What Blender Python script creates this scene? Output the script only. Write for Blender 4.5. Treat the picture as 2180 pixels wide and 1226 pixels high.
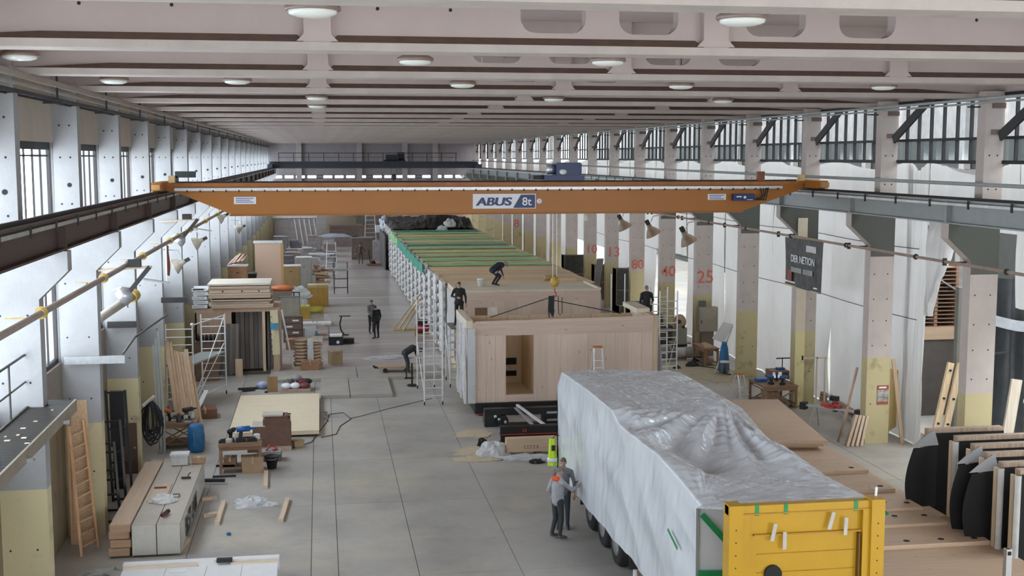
import bpy, bmesh, math, random
from mathutils import Vector, Matrix, noise
random.seed(11)
for o in list(bpy.data.objects): bpy.data.objects.remove(o)
S = bpy.context.scene; COL = S.collection
R = math.radians; PI = math.pi

# ------------------------------------------------------------------ camera
cam = bpy.data.objects.new('camera', bpy.data.cameras.new('camera')); COL.objects.link(cam)
cam.location = (0, 0, 9.2); cam.rotation_euler = (R(90 - 6.174), 0, R(-9.0125))
cam.data.sensor_width = 36; cam.data.lens = 2570 / 2180 * 36; cam.data.clip_end = 600
S.camera = cam

# ------------------------------------------------------------------ sky (even overcast) and exposure
W = bpy.data.worlds.new('overcast_sky'); S.world = W; W.use_nodes = True
bg = W.node_tree.nodes['Background']; bg.inputs[0].default_value = (0.89, 0.95, 1.0, 1); bg.inputs[1].default_value = 7.2
S.view_settings.view_transform = 'Standard'; S.view_settings.look = 'None'
S.view_settings.gamma = 1; S.view_settings.use_curve_mapping = False
S.view_settings.exposure = 0.28
cy = S.cycles
cy.use_denoising = True; cy.max_bounces = 8; cy.diffuse_bounces = 5; cy.glossy_bounces = 3; cy.use_adaptive_sampling = True; cy.adaptive_threshold = .03
cy.transparent_max_bounces = 12; cy.sample_clamp_indirect = 8; cy.caustics_reflective = False; cy.caustics_refractive = False

def portal(name, loc, rot, sx, sy):
    l = bpy.data.lights.new(name, 'AREA'); l.shape = 'RECTANGLE'; l.size = sx; l.size_y = sy
    l.cycles.is_portal = True
    o = bpy.data.objects.new(name, l); COL.objects.link(o); o.location = loc; o.rotation_euler = rot
    return o
for k in range(6):      # daylight comes in through the left windows
    portal('daylight_portal', (-6.5, 15.3 + 24 * k, 6.9), (0, R(-90), 0), 5.6, 23.6)
portal('daylight_portal', (6, -6.1, 7.5), (R(90), 0, 0), 20, 5.0)
portal('daylight_portal', (25.4, 66, 13.4), (0, 0, 0), 13.4, 146)
# ------------------------------------------------------------------ mesh builder
class MB:
    def __init__(s): s.v = []; s.f = []; s.m = []; s.mi = 0
    def add(s, vs, fs):
        n = len(s.v); s.v += [tuple(p) for p in vs]
        for f in fs: s.f.append(tuple(i + n for i in f)); s.m.append(s.mi)
        return s
    def mat(s, i): s.mi = i; return s
    def box(s, x0, x1, y0, y1, z0, z1):
        return s.add([(x0,y0,z0),(x1,y0,z0),(x1,y1,z0),(x0,y1,z0),(x0,y0,z1),(x1,y0,z1),(x1,y1,z1),(x0,y1,z1)],
              [(3,2,1,0),(4,5,6,7),(0,1,5,4),(1,2,6,5),(2,3,7,6),(3,0,4,7)])
    def cbox(s, c, d): return s.box(c[0]-d[0]/2,c[0]+d[0]/2,c[1]-d[1]/2,c[1]+d[1]/2,c[2]-d[2]/2,c[2]+d[2]/2)
    def frame(s, p, q, up=(0,0,1)):
        p = Vector(p); q = Vector(q); d = (q - p).normalized(); u = Vector(up)
        if abs(d.dot(u)) > .98: u = Vector((0,1,0))
        a = d.cross(u).normalized(); b = a.cross(d).normalized()
        return p, q, a, b
    def beam(s, p, q, w, h, up=(0,0,1)):
        p, q, a, b = s.frame(p, q, up)
        vs = [c + a*sx*w/2 + b*sz*h/2 for c in (p, q) for sx, sz in ((-1,-1),(1,-1),(1,1),(-1,1))]
        return s.add(vs, [(0,1,2,3),(7,6,5,4),(0,4,5,1),(1,5,6,2),(2,6,7,3),(3,7,4,0)])
    def cyl(s, p, q, r0, r1=None, n=10, cap=True):
        r1 = r0 if r1 is None else r1
        p, q, a, b = s.frame(p, q)
        vs = []
        for c, r in ((p, r0), (q, r1)):
            for i in range(n):
                t = 2*PI*i/n; vs.append(c + a*r*math.cos(t) + b*r*math.sin(t))
        fs = [(i, (i+1)%n, n+(i+1)%n, n+i) for i in range(n)]
        if cap: fs += [tuple(range(n))[::-1], tuple(range(n, 2*n))]
        return s.add(vs, fs)
    def tube(s, pts, r, n=6):
        pts = [Vector(p) for p in pts]; vs = []; fs = []
        for k, p in enumerate(pts):
            d = (pts[min(k+1,len(pts)-1)] - pts[max(k-1,0)])
            d = d.normalized() if d.length > 1e-6 else Vector((0,0,1))
            u = Vector((0,0,1)) if abs(d.z) < .95 else Vector((0,1,0))
            a = d.cross(u).normalized(); b = a.cross(d).normalized()
            rr = r[k] if isinstance(r, (list, tuple)) else r
            for i in range(n):
                t = 2*PI*i/n; vs.append(p + a*rr*math.cos(t) + b*rr*math.sin(t))
        for k in range(len(pts)-1):
            for i in range(n):
                j = (i+1) % n; fs.append((k*n+i, k*n+j, (k+1)*n+j, (k+1)*n+i))
        fs += [tuple(range(n))[::-1], tuple(range((len(pts)-1)*n, len(pts)*n))]
        return s.add(vs, fs)
    def sph(s, c, r, nu=10, nv=7, M=None):
        if not isinstance(r, (list, tuple)): r = (r, r, r)
        vs = [(0,0,-1)]; fs = []
        for j in range(1, nv):
            p = -PI/2 + PI*j/nv
            for i in range(nu): t = 2*PI*i/nu; vs.append((math.cos(p)*math.cos(t), math.cos(p)*math.sin(t), math.sin(p)))
        vs.append((0,0,1))
        out = []
        for x in vs:
            v = Vector((x[0]*r[0], x[1]*r[1], x[2]*r[2]))
            if M is not None: v = M @ v
            out.append(v + Vector(c))
        for i in range(nu): fs.append((0, 1+(i+1)%nu, 1+i))
        for j in range(nv-2):
            for i in range(nu):
                a = 1+j*nu+i; b = 1+j*nu+(i+1)%nu; fs.append((a, b, b+nu, a+nu))
        e = len(vs)-1
        for i in range(nu): fs.append((e-nu+i, e-nu+(i+1)%nu, e))
        return s.add(out, fs)
    def lathe(s, prof, c=(0,0,0), n=14, cap=True):
        vs = []; fs = []
        for r, z in prof:
            for i in range(n): t = 2*PI*i/n; vs.append((c[0]+r*math.cos(t), c[1]+r*math.sin(t), c[2]+z))
        for k in range(len(prof)-1):
            for i in range(n): j = (i+1)%n; fs.append((k*n+i, k*n+j, (k+1)*n+j, (k+1)*n+i))
        if cap: fs += [tuple(range(n))[::-1], tuple(range((len(prof)-1)*n, len(prof)*n))]
        return s.add(vs, fs)
    def prism(s, poly, axis, a, b):       # poly in the two other axes (cyclic order), extruded along axis from a to b
        def P(u, v, w): return {'x': (w, u, v), 'y': (u, w, v), 'z': (u, v, w)}[axis]
        n = len(poly)
        vs = [P(u, v, a) for u, v in poly] + [P(u, v, b) for u, v in poly]
        return s.add(vs, [tuple(range(n))[::-1], tuple(range(n, 2*n))] + [(i, (i+1)%n, n+(i+1)%n, n+i) for i in range(n)])
    def grid(s, fn, nu, nv):
        vs = [fn(i/nu, j/nv) for j in range(nv+1) for i in range(nu+1)]
        return s.add(vs, [(j*(nu+1)+i, j*(nu+1)+i+1, (j+1)*(nu+1)+i+1, (j+1)*(nu+1)+i) for j in range(nv) for i in range(nu)])
    def xf(s, M, start=0):
        for i in range(start, len(s.v)): s.v[i] = tuple(M @ Vector(s.v[i]))
        return s
    def mesh(s, name, mats, smooth=False):
        me = bpy.data.meshes.new(name); me.from_pydata(s.v, [], s.f)
        if not isinstance(mats, (list, tuple)): mats = [mats]
        for m in mats: me.materials.append(m)
        me.polygons.foreach_set('material_index', s.m)
        if smooth: me.polygons.foreach_set('use_smooth', [True]*len(s.f))
        bm = bmesh.new(); bm.from_mesh(me); bmesh.ops.recalc_face_normals(bm, faces=bm.faces); bm.to_mesh(me); bm.free()
        me.update(); return me
    def build(s, name, mats, parent=None, loc=(0,0,0), rot=(0,0,0), smooth=False):
        return obj(name, s.mesh(name, mats, smooth), parent, loc, rot)

def obj(name, me, parent=None, loc=(0,0,0), rot=(0,0,0)):
    o = bpy.data.objects.new(name, me); COL.objects.link(o); o.parent = parent
    o.location = loc; o.rotation_euler = rot
    return o
def tag(o, label=None, cat=None, group=None, kind=None):
    if label: o['label'] = label
    if cat: o['category'] = cat
    if group: o['group'] = group
    if kind: o['kind'] = kind
    return o
def thing(name, label, cat, loc=(0,0,0), rz=0, group=None):
    o = obj(name, None, None, loc, (0,0,rz)); o.empty_display_size = .2
    return tag(o, label, cat, group)
def struct(name, parent=None, loc=(0,0,0)):
    return tag(obj(name, None, parent, loc), kind='structure')
def kids(o): return [c for c in CH.get(o.name, [])]
def copy_tree(root, loc=None, rz=None, label=None, parent=None):
    kid = [c for c in bpy.data.objects if c.parent == root] if root.type == 'EMPTY' or True else []
    r = root.copy(); COL.objects.link(r)
    if parent is not None: r.parent = parent
    if loc is not None: r.location = loc
    if rz is not None: r.rotation_euler = (0, 0, rz)
    if label: r['label'] = label
    for c in kid: copy_tree(c, parent=r)
    return r

# ------------------------------------------------------------------ materials
MATS = {}
def mat(name, col, rough=.6, metal=0., var=.12, vs=2.5, bump=0., bs=30., stretch=(1,1,1), spec=.5, dark=None, rnd=0., emit=0., ecol=None):
    if name in MATS: return MATS[name]
    m = bpy.data.materials.new(name); m.use_nodes = True; nt = m.node_tree; N = nt.nodes; L = nt.links
    b = N['Principled BSDF']; b.inputs['Roughness'].default_value = rough; b.inputs['Metallic'].default_value = metal
    b.inputs['Specular IOR Level'].default_value = spec
    tc = N.new('ShaderNodeTexCoord'); mp = N.new('ShaderNodeMapping'); L.new(tc.outputs['Object'], mp.inputs[0])
    mp.inputs['Scale'].default_value = stretch
    no = N.new('ShaderNodeTexNoise'); no.inputs['Scale'].default_value = vs; no.inputs['Detail'].default_value = 6; no.inputs['Roughness'].default_value = .62
    L.new(mp.outputs[0], no.inputs['Vector'])
    ra = N.new('ShaderNodeMapRange'); ra.inputs[1].default_value = .3; ra.inputs[2].default_value = .7
    L.new(no.outputs[0], ra.inputs[0])
    mx = N.new('ShaderNodeMix'); mx.data_type = 'RGBA'
    d = dark or tuple(c*(1-var*2.2) for c in col)
    mx.inputs[6].default_value = (*d, 1); mx.inputs[7].default_value = (*col, 1)
    L.new(ra.outputs[0], mx.inputs[0])
    out = mx.outputs[2]
    if rnd:
        oi = N.new('ShaderNodeObjectInfo'); hs = N.new('ShaderNodeHueSaturation')
        mr = N.new('ShaderNodeMapRange'); mr.inputs[3].default_value = 1-rnd; mr.inputs[4].default_value = 1+rnd
        L.new(oi.outputs['Random'], mr.inputs[0]); L.new(mr.outputs[0], hs.inputs['Value']); L.new(out, hs.inputs['Color']); out = hs.outputs[0]
    L.new(out, b.inputs['Base Color'])
    if bump:
        n2 = N.new('ShaderNodeTexNoise'); n2.inputs['Scale'].default_value = bs; n2.inputs['Detail'].default_value = 4
        L.new(mp.outputs[0], n2.inputs['Vector'])
        bp = N.new('ShaderNodeBump'); bp.inputs['Strength'].default_value = bump; bp.inputs['Distance'].default_value = .02
        L.new(n2.outputs[0], bp.inputs['Height']); L.new(bp.outputs[0], b.inputs['Normal'])
    if emit:
        b.inputs['Emission Color'].default_value = (*(ecol or col), 1); b.inputs['Emission Strength'].default_value = emit
    MATS[name] = m; return m
def banded(name, top, low, zs, rough=.8, band=None):
    """wall paint: low colour up to zs, top colour above, optional band (z0, z1, colour); scuffed concrete"""
    m = mat(name, top, rough, var=.07, vs=1.6, bump=.25, bs=25); nt = m.node_tree; N = nt.nodes; L = nt.links
    b = N['Principled BSDF']; src = b.inputs['Base Color'].links[0].from_socket
    ge = N.new('ShaderNodeNewGeometry'); sp = N.new('ShaderNodeSeparateXYZ'); L.new(ge.outputs['Position'], sp.inputs[0])
    no = N.new('ShaderNodeTexNoise'); no.inputs['Scale'].default_value = 2.2; no.inputs['Detail'].default_value = 8; L.new(ge.outputs['Position'], no.inputs['Vector'])
    st = N.new('ShaderNodeMapRange'); st.inputs[1].default_value = .58; st.inputs[2].default_value = .75; L.new(no.outputs[0], st.inputs[0])
    lo = N.new('ShaderNodeMix'); lo.data_type = 'RGBA'; lo.inputs[6].default_value = (*low, 1); lo.inputs[7].default_value = (low[0]*.62, low[1]*.6, low[2]*.62, 1)
    L.new(st.outputs[0], lo.inputs[0])
    cmp = N.new('ShaderNodeMath'); cmp.operation = 'LESS_THAN'; cmp.inputs[1].default_value = zs; L.new(sp.outputs[2], cmp.inputs[0])
    mx = N.new('ShaderNodeMix'); mx.data_type = 'RGBA'; L.new(cmp.outputs[0], mx.inputs[0]); L.new(src, mx.inputs[6]); L.new(lo.outputs[2], mx.inputs[7])
    out = mx.outputs[2]
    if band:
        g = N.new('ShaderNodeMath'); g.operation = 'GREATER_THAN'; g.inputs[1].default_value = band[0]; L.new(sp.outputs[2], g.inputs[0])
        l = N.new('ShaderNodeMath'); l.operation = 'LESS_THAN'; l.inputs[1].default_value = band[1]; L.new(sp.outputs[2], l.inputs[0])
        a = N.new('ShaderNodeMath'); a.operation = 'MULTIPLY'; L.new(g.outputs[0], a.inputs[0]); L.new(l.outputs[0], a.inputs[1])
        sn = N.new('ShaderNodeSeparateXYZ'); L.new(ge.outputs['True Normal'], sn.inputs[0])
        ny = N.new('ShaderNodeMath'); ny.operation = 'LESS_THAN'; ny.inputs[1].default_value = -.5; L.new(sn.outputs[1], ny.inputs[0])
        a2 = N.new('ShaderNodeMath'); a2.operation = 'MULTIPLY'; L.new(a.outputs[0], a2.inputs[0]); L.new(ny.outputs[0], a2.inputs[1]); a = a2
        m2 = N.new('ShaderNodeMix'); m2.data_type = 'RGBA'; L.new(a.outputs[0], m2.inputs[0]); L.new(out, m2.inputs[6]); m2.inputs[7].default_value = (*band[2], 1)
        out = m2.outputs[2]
    L.new(out, b.inputs['Base Color']); return m
def wood(name, col, axis='x', rough=.6, var=.16, rnd=.06, scale=1., knots=True):
    if name in MATS: return MATS[name]
    st = {'x': (.35,6,6), 'y': (6,.35,6), 'z': (6,6,.35)}[axis]
    st = tuple(c*scale for c in st)
    m = mat(name, col, rough, var=var, vs=2.2, bump=.08, bs=14, stretch=st, rnd=rnd, dark=(col[0]*(1-var*1.7), col[1]*(1-var*2), col[2]*(1-var*2.2)))
    if knots:
        nt = m.node_tree; N = nt.nodes; L = nt.links; b = N['Principled BSDF']; src = b.inputs['Base Color'].links[0].from_socket
        tc = N.new('ShaderNodeTexCoord'); mp = N.new('ShaderNodeMapping'); L.new(tc.outputs['Object'], mp.inputs[0])
        mp.inputs['Scale'].default_value = {'x': (.6,1.4,1.4), 'y': (1.4,.6,1.4), 'z': (1.4,1.4,.6)}[axis]
        vo = N.new('ShaderNodeTexVoronoi'); vo.inputs['Scale'].default_value = 3.0; L.new(mp.outputs[0], vo.inputs['Vector'])
        ra = N.new('ShaderNodeMapRange'); ra.inputs[1].default_value = .06; ra.inputs[2].default_value = .15; ra.inputs[3].default_value = 1; ra.inputs[4].default_value = 0
        L.new(vo.outputs['Distance'], ra.inputs[0])
        ml = N.new('ShaderNodeMath'); ml.operation = 'MULTIPLY'; ml.inputs[1].default_value = .55; L.new(ra.outputs[0], ml.inputs[0])
        mx = N.new('ShaderNodeMix'); mx.data_type = 'RGBA'; L.new(ml.outputs[0], mx.inputs[0]); L.new(src, mx.inputs[6]); mx.inputs[7].default_value = (col[0]*.42, col[1]*.33, col[2]*.26, 1)
        L.new(mx.outputs[2], b.inputs['Base Color'])
    return m
def film(name, col, trans=.5, rough=.45, bump=.25, bs=3.):
    """thin plastic sheeting: diffuse and translucent, a little shiny"""
    if name in MATS: return MATS[name]
    m = mat(name, col, rough, var=.05, vs=1.2, bump=bump, bs=bs); nt = m.node_tree; N = nt.nodes; L = nt.links
    b = N['Principled BSDF']; tr = N.new('ShaderNodeBsdfTranslucent'); tr.inputs[0].default_value = (*col, 1)
    mx = N.new('ShaderNodeMixShader'); mx.inputs[0].default_value = trans
    L.new(b.outputs[0], mx.inputs[1]); L.new(tr.outputs[0], mx.inputs[2]); L.new(mx.outputs[0], N['Material Output'].inputs[0])
    return m
def pane(name, tint=(.9,.95,1.), gl=.12, op=0.):
    if name in MATS: return MATS[name]
    m = bpy.data.materials.new(name); m.use_nodes = True; nt = m.node_tree; N = nt.nodes; L = nt.links
    N.remove(N['Principled BSDF']); t = N.new('ShaderNodeBsdfTransparent'); t.inputs[0].default_value = (*tint, 1)
    g = N.new('ShaderNodeBsdfGlossy'); g.inputs['Roughness'].default_value = .08
    mx = N.new('ShaderNodeMixShader'); mx.inputs[0].default_value = gl
    L.new(t.outputs[0], mx.inputs[1]); L.new(g.outputs[0], mx.inputs[2]); L.new(mx.outputs[0], N['Material Output'].inputs[0])
    MATS[name] = m; return m

def text(body, size, material, parent, loc, rot, name='lettering', ext=.004, align='LEFT', shear=0., bold=0., sx=1.):
    c = bpy.data.curves.new('t', 'FONT'); c.body = body; c.size = size; c.extrude = ext; c.align_x = align; c.shear = shear; c.offset = bold
    t = bpy.data.objects.new('t', c); COL.objects.link(t); bpy.context.view_layer.update()
    me = bpy.data.meshes.new_from_object(t.evaluated_get(bpy.context.evaluated_depsgraph_get()))
    bpy.data.objects.remove(t); me.name = name; me.materials.clear(); me.materials.append(material)
    o = obj(name, me, parent, loc, rot); o.scale = (sx, 1, 1); return o
FRONT = (R(90), 0, 0)            # lettering that faces the camera end of the hall

def nz(x, y, z=0.): return noise.noise(Vector((x, y, z)))
def ridge(x, y, z=0.): return 1 - abs(noise.noise(Vector((x, y, z))))*2
# ------------------------------------------------------------------ materials of the hall
WHITE = banded('column_left_paint', (.37,.37,.375), (.58,.51,.315), 2.8)
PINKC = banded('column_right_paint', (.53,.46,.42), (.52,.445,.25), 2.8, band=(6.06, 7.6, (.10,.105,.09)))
CEIL = mat('ceiling_concrete', (.475,.395,.365), .85, var=.05, vs=.8, bump=.15, bs=12)
FLANGE = mat('flange_concrete', (.50,.44,.40), .85, var=.09, vs=1.5, bump=.2, bs=20)
DUST = mat('brown_dust', (.16,.10,.078), .95, var=.12, vs=4)
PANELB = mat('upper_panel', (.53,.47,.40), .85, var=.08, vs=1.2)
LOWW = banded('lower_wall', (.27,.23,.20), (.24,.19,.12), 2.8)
DARKST = mat('dark_steel', (.035,.033,.034), .55, .3, var=.1)
GREYST = mat('grey_steel', (.33,.35,.34), .5, .2, var=.06)
BROWNST = mat('brown_steel', (.075,.045,.036), .5, .1, var=.1)
HOLE = mat('hole_dark', (.02,.02,.02), .9, var=0)
GALV = mat('galvanised', (.62,.64,.66), .38, .75, var=.08, vs=9)
ALU = mat('aluminium', (.82,.83,.84), .35, .25, var=.05, vs=8)
CABLE = mat('black_rubber', (.018,.018,.02), .6, var=.1)
GLASS = pane('window_glass')
CONC = mat('floor_concrete', (.50,.475,.435), .42, var=.17, vs=.55, bump=.1, bs=18, rnd=.05)
CONC2 = mat('plate_concrete', (.46,.43,.385), .6, var=.1, vs=.9, bump=.15, bs=20, rnd=.06)
def add_dust(m, col, sc, lo, hi, amt):
    nt = m.node_tree; N = nt.nodes; L = nt.links; b = N['Principled BSDF']; src = b.inputs['Base Color'].links[0].from_socket
    ge = N.new('ShaderNodeNewGeometry'); no = N.new('ShaderNodeTexNoise'); no.inputs['Scale'].default_value = sc; no.inputs['Detail'].default_value = 9; no.inputs['Roughness'].default_value = .68
    L.new(ge.outputs['Position'], no.inputs['Vector'])
    r = N.new('ShaderNodeMapRange'); r.inputs[1].default_value = lo; r.inputs[2].default_value = hi; r.inputs[4].default_value = amt; L.new(no.outputs[0], r.inputs[0])
    mx = N.new('ShaderNodeMix'); mx.data_type = 'RGBA'; L.new(r.outputs[0], mx.inputs[0]); L.new(src, mx.inputs[6]); mx.inputs[7].default_value = (*col, 1)
    L.new(mx.outputs[2], b.inputs['Base Color'])
add_dust(CONC, (.60,.53,.40), .23, .50, .70, .7)
add_dust(CONC, (.25,.245,.235), 1.1, .54, .72, .55)
BLOCK = wood('wood_block_floor', (.53,.48,.465), 'x', .24, var=.18, rnd=.16, knots=False)

# ------------------------------------------------------------------ floor
floor = struct('floor')
MB().box(-9, 34, -8, 142, -.5, -.03).build('floor_base', mat('joint_dark', (.12,.115,.105), .9), floor)
xs = [-6.4, -3.2, -.34, .27, 2.04, 4.32, 7.3, 10.3, 13.3, 16.3, 19.3, 25, 33]
ys = [-7, 8, 14, 20, 25.9, 31.75, 36.4, 42.75, 48, 52]
for i in range(len(xs)-1):
    for j in range(len(ys)-1):
        g = .007
        MB().box(xs[i]+g, xs[i+1]-g, ys[j]+g, ys[j+1]-g, -.12, random.uniform(-.004, .0)).build('floor_slab', CONC, floor)
y = 52.
me = {}
k = 0
while y < 141:
    w = (1.0 if y < 80 else 2.0)
    if w not in me: me[w] = MB().box(-6.3, 19.3, .012, w-.012, -.12, 0).mesh('floor_board', BLOCK)
    o = obj('floor_board', me[w], floor, (0, y, 0)); y += w; k += 1
MB().box(19.3, 33, 52, 141, -.12, 0).build('aisle_floor', CONC, floor)
MB().box(.2, 5.2, 79.7, 79.95, .001, .003).build('painted_line', mat('line_white', (.75,.72,.66), .6), floor)
# low concrete plates laid over the floor by the pallets
for x0, x1, y0, y1 in ((-.1,1.0,46.1,49.7),(1.03,2.64,46.1,49.7),(-2.2,1.4,49.75,52.4),(1.43,5.0,49.75,52.4)):
    MB().box(x0, x1, y0, y1, .001, .13).build('floor_plate', CONC2, floor)

# ------------------------------------------------------------------ ceiling with precast beams
ceil = struct('ceiling')
MB().box(-7, 18.6, -6, 141, 11.95, 12.3).build('roof_slab', CEIL, ceil)
def beam_mesh():
    b = MB(); L, Rr = -6.3, 18.15
    zb, z1, z2, zt = 10.78, 10.90, 11.02, 11.95; F0, F1 = 0, .62; w0, w1 = .17, .45
    b.mat(1).prism([(F0,zb),(F1,zb),(F1,z1),(F0,z1)], 'x', L, Rr)
    opens = [(3.08,4.1),(4.63,5.58),(6.67,7.68),(8.24,9.2)]
    xs = [L]
    b.mat(0)
    def web(x0, x1): b.box(x0, x1, w0, w1, z1, zt)
    x = L
    for a, c in opens:
        web(x, a); x = c
        lo, hi, r = 11.10, 11.72, .22
        arc = [(a, z1), (c, z1)] + [(c, lo+r)] + [(c-r+r*math.cos(t), lo+r-r*math.sin(t)) for t in (.4,.8,1.2,PI/2)] + [(a+r-r*math.sin(t), lo+r-r*math.cos(t)) for t in (0,.4,.8,1.2)] + [(a, lo+r)]
        b.prism(arc, 'y', w0, w1); b.box(a, c, w0, w1, hi, zt)
    web(x, Rr)
    ribs = [-5.75, 0, 6.15, 12.2, 17.6]
    # dusty slopes on top of the flange, mitred against the ribs
    b.mat(2)
    for a, c in zip(ribs[:-1], ribs[1:]):
        e0 = a+.2; e1 = c-.2
        t0 = 1.6 if a < -5 else .1; t1 = 1.6 if c > 17 else .1
        for s, yf, yw in ((0, F0, w0), (1, F1, w1)):
            b.add([(e0, yf, z1+.002), (e1, yf, z1+.002), (e1-t1, yw, z2), (e0+t0, yw, z2)], [(0,1,2,3)])
    b.mat(0)
    for r in ribs[1:-1]:
        b.prism([(r-.32,z1),(r+.32,z1),(r+.2,z1+.12),(r+.2,zt),(r-.2,zt),(r-.2,z1+.12)], 'y', F0+.015, F1-.015)
    for r, s in ((ribs[0], 1), (ribs[-1], -1)):        # end blocks
        b.box(min(r, r-s*.6), max(r, r-s*.6), F0+.02, F1-.02, z1, zt)
    # cast-in sockets
    b.mat(3)
    for x in (-4.6, -3.4, -2.1, .9, 2.0, 10.6, 14.2): b.cyl((x, w0-.004, 11.42), (x, w0+.01, 11.42), .028, n=8)
    return b.mesh('roof_beam', [CEIL, FLANGE, DUST, HOLE])
bmesh_ = beam_mesh()
for k in range(-3, 21): obj('roof_beam', bmesh_, ceil, (0, 18.4 + 6*k, 0))

# ------------------------------------------------------------------ left wall
wl = struct('wall_left')
def col_left():
    b = MB()
    b.prism([(-6.26,0),(-5.33,0),(-5.33,6.5),(-4.78,7.04),(-4.78,7.42),(-5.64,7.42),(-5.64,10.9),(-6.2,10.9)], 'y', 0, .38)
    b.mat(1)
    for z in (1.6, 3.4, 4.9, 6.2):
        for x in (-6.05, -5.55): b.cyl((x, -.004, z), (x, .01, z), .022, n=7)
    for z in (8.1, 9.2, 9.95, 10.5):
        for x in (-6.05, -5.82): b.cyl((x, -.004, z), (x, .01, z), .024, n=7)
    b.cyl((-5.86, -.005, 8.55), (-5.86, .01, 8.55), .055, n=9)
    return b.mesh('column', [WHITE, HOLE])
cl = col_left()
for k in range(-4, 20): obj('column', cl, wl, (0, 24 + 6*k, 0))
pm = MB().box(-6.6, -6.2, .38, 6, 9.55, 11.1).mesh('wall_panel', PANELB)
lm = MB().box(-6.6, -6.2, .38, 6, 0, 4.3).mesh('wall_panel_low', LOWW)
jm = MB().box(-6.7, -6.22, 0, .38, 0, 11.9).mesh('pier', WHITE)
fm = MB().box(-6.36, -6.28, .38, .44, 4.3, 9.55).box(-6.36, -6.28, 5.96, 6, 4.3, 9.55).box(-6.36, -6.28, .38, 6, 9.38, 9.55).box(-6.36, -6.28, .38, 6, 4.3, 4.4).box(-6.34, -6.3, .72, 5.9, 6.6, 6.64).box(-6.34, -6.3, .72, 5.9, 9.22, 9.26).mesh('window_frame', DARKST)
mm = MB().box(-.02, .02, -.02, .02, 4.4, 9.42).mesh('mullion', DARKST)
gm = MB().add([(-6.34,.4,4.4),(-6.34,5.9,4.4),(-6.34,5.9,9.42),(-6.34,.4,9.42)], [(0,1,2,3)]).mesh('window_pane', GLASS)
for k in range(-5, 20):
    y0 = 24 + 6*k
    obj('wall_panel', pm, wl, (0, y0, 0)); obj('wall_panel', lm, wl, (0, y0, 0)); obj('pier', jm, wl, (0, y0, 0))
    w = struct('window_%d' % (k+6)); w.location = (0, y0, 0)
    obj('window_frame', fm, w); obj('window_pane', gm, w)
    for j in range(6): obj('mullion', mm, w, (-6.31, 1.2 + j*.78, 0))
MB().box(-6.9, -6.3, -6, 141, 11.0, 11.96).build('eaves_beam', PANELB, wl)

# ------------------------------------------------------------------ right wall
wr = struct('wall_right')
def col_right():
    b = MB()
    b.prism([(17.25,0),(18.05,0),(18.05,10.95),(17.5,10.95),(17.5,7.43),(16.57,7.43),(16.57,7.04),(17.25,6.42)], 'y', 0, .40)
    b.mat(1)
    for z in (1.3, 3.2, 4.0, 4.7, 5.5):
        for x in (17.4, 17.85): b.cyl((x, -.004, z), (x, .01, z), .022, n=7)
    for z in (8.35, 9.25):
        for x in (17.65, 17.88): b.cyl((x, -.004, z), (x, .01, z), .024, n=7)
    b.mat(2)
    for z in (9.8, 10.5): b.box(17.68, 18.06, -.03, .03, z, z+.14)
    return b.mesh('column', [PINKC, HOLE, mat('brown_plate', (.17,.11,.09), .6)])
cr = col_right()
for k in range(-4, 20): obj('column', cr, wr, (0, 30 + 6*k, 0))
MB().box(18.05, 18.45, -6, 141, 10.9, 11.96).build('eaves_beam', CEIL, wr)
bm_ = MB().box(-.05, .05, -.022, .022, 9.08, 10.9).mesh('mullion', DARKST)
rf = MB().box(18.02, 18.14, .62, 6, 9.68, 9.76).box(18.02, 18.14, .62, 6, 9.02, 9.12).box(18.02, 18.14, .62, 6, 10.84, 10.92).mesh('window_frame', DARKST)
rg = MB().add([(18.13,.62,9.1),(18.13,6,9.1),(18.13,6,10.9),(18.13,.62,10.9)], [(0,1,2,3)]).mesh('window_pane', GLASS)
br = MB().beam((17.75, 5.7, 9.75), (17.75, 3.3, 11.0), .07, .26).mesh('diagonal_brace', DARKST)
for k in range(-4, 19):
    w = struct('window_%d' % (k+40)); w.location = (0, 30+6*k, 0)
    obj('window_frame', rf, w); obj('window_pane', rg, w)
    for j in range(7): obj('mullion', bm_, w, (18.08, .95 + j*.75, 0))
    obj('diagonal_brace', br, wr, (0, 30+6*k, 0))

# the aisle next door, daylit from above through gaps between added baffles
wa = struct('wall_aisle')
MB().box(32, 32.4, -6, 141, 0, 10.15).build('dark_cladding', mat('aisle_dark', (.05,.056,.05), .7), wa)
MB().box(31.9, 32.4, -6, 141, 10.15, 13.4).build('pale_cladding', mat('aisle_pale', (.34,.315,.295), .8), wa)
for k in range(12): MB().box(31.6, 31.95, 12+k*11, 12.5+k*11, 0, 13.3).build('aisle_column', mat('aisle_col', (.35,.34,.32), .7), wa)

for k in range(25): MB().box(18.6, 32.2, -6+k*6, -3.0+k*6, 13.45, 13.6).build('aisle_light_baffle', mat('aisle_baffle', (.3,.29,.28), .8), wa)  # unseen slats added over the aisle to cut its daylight
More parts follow.
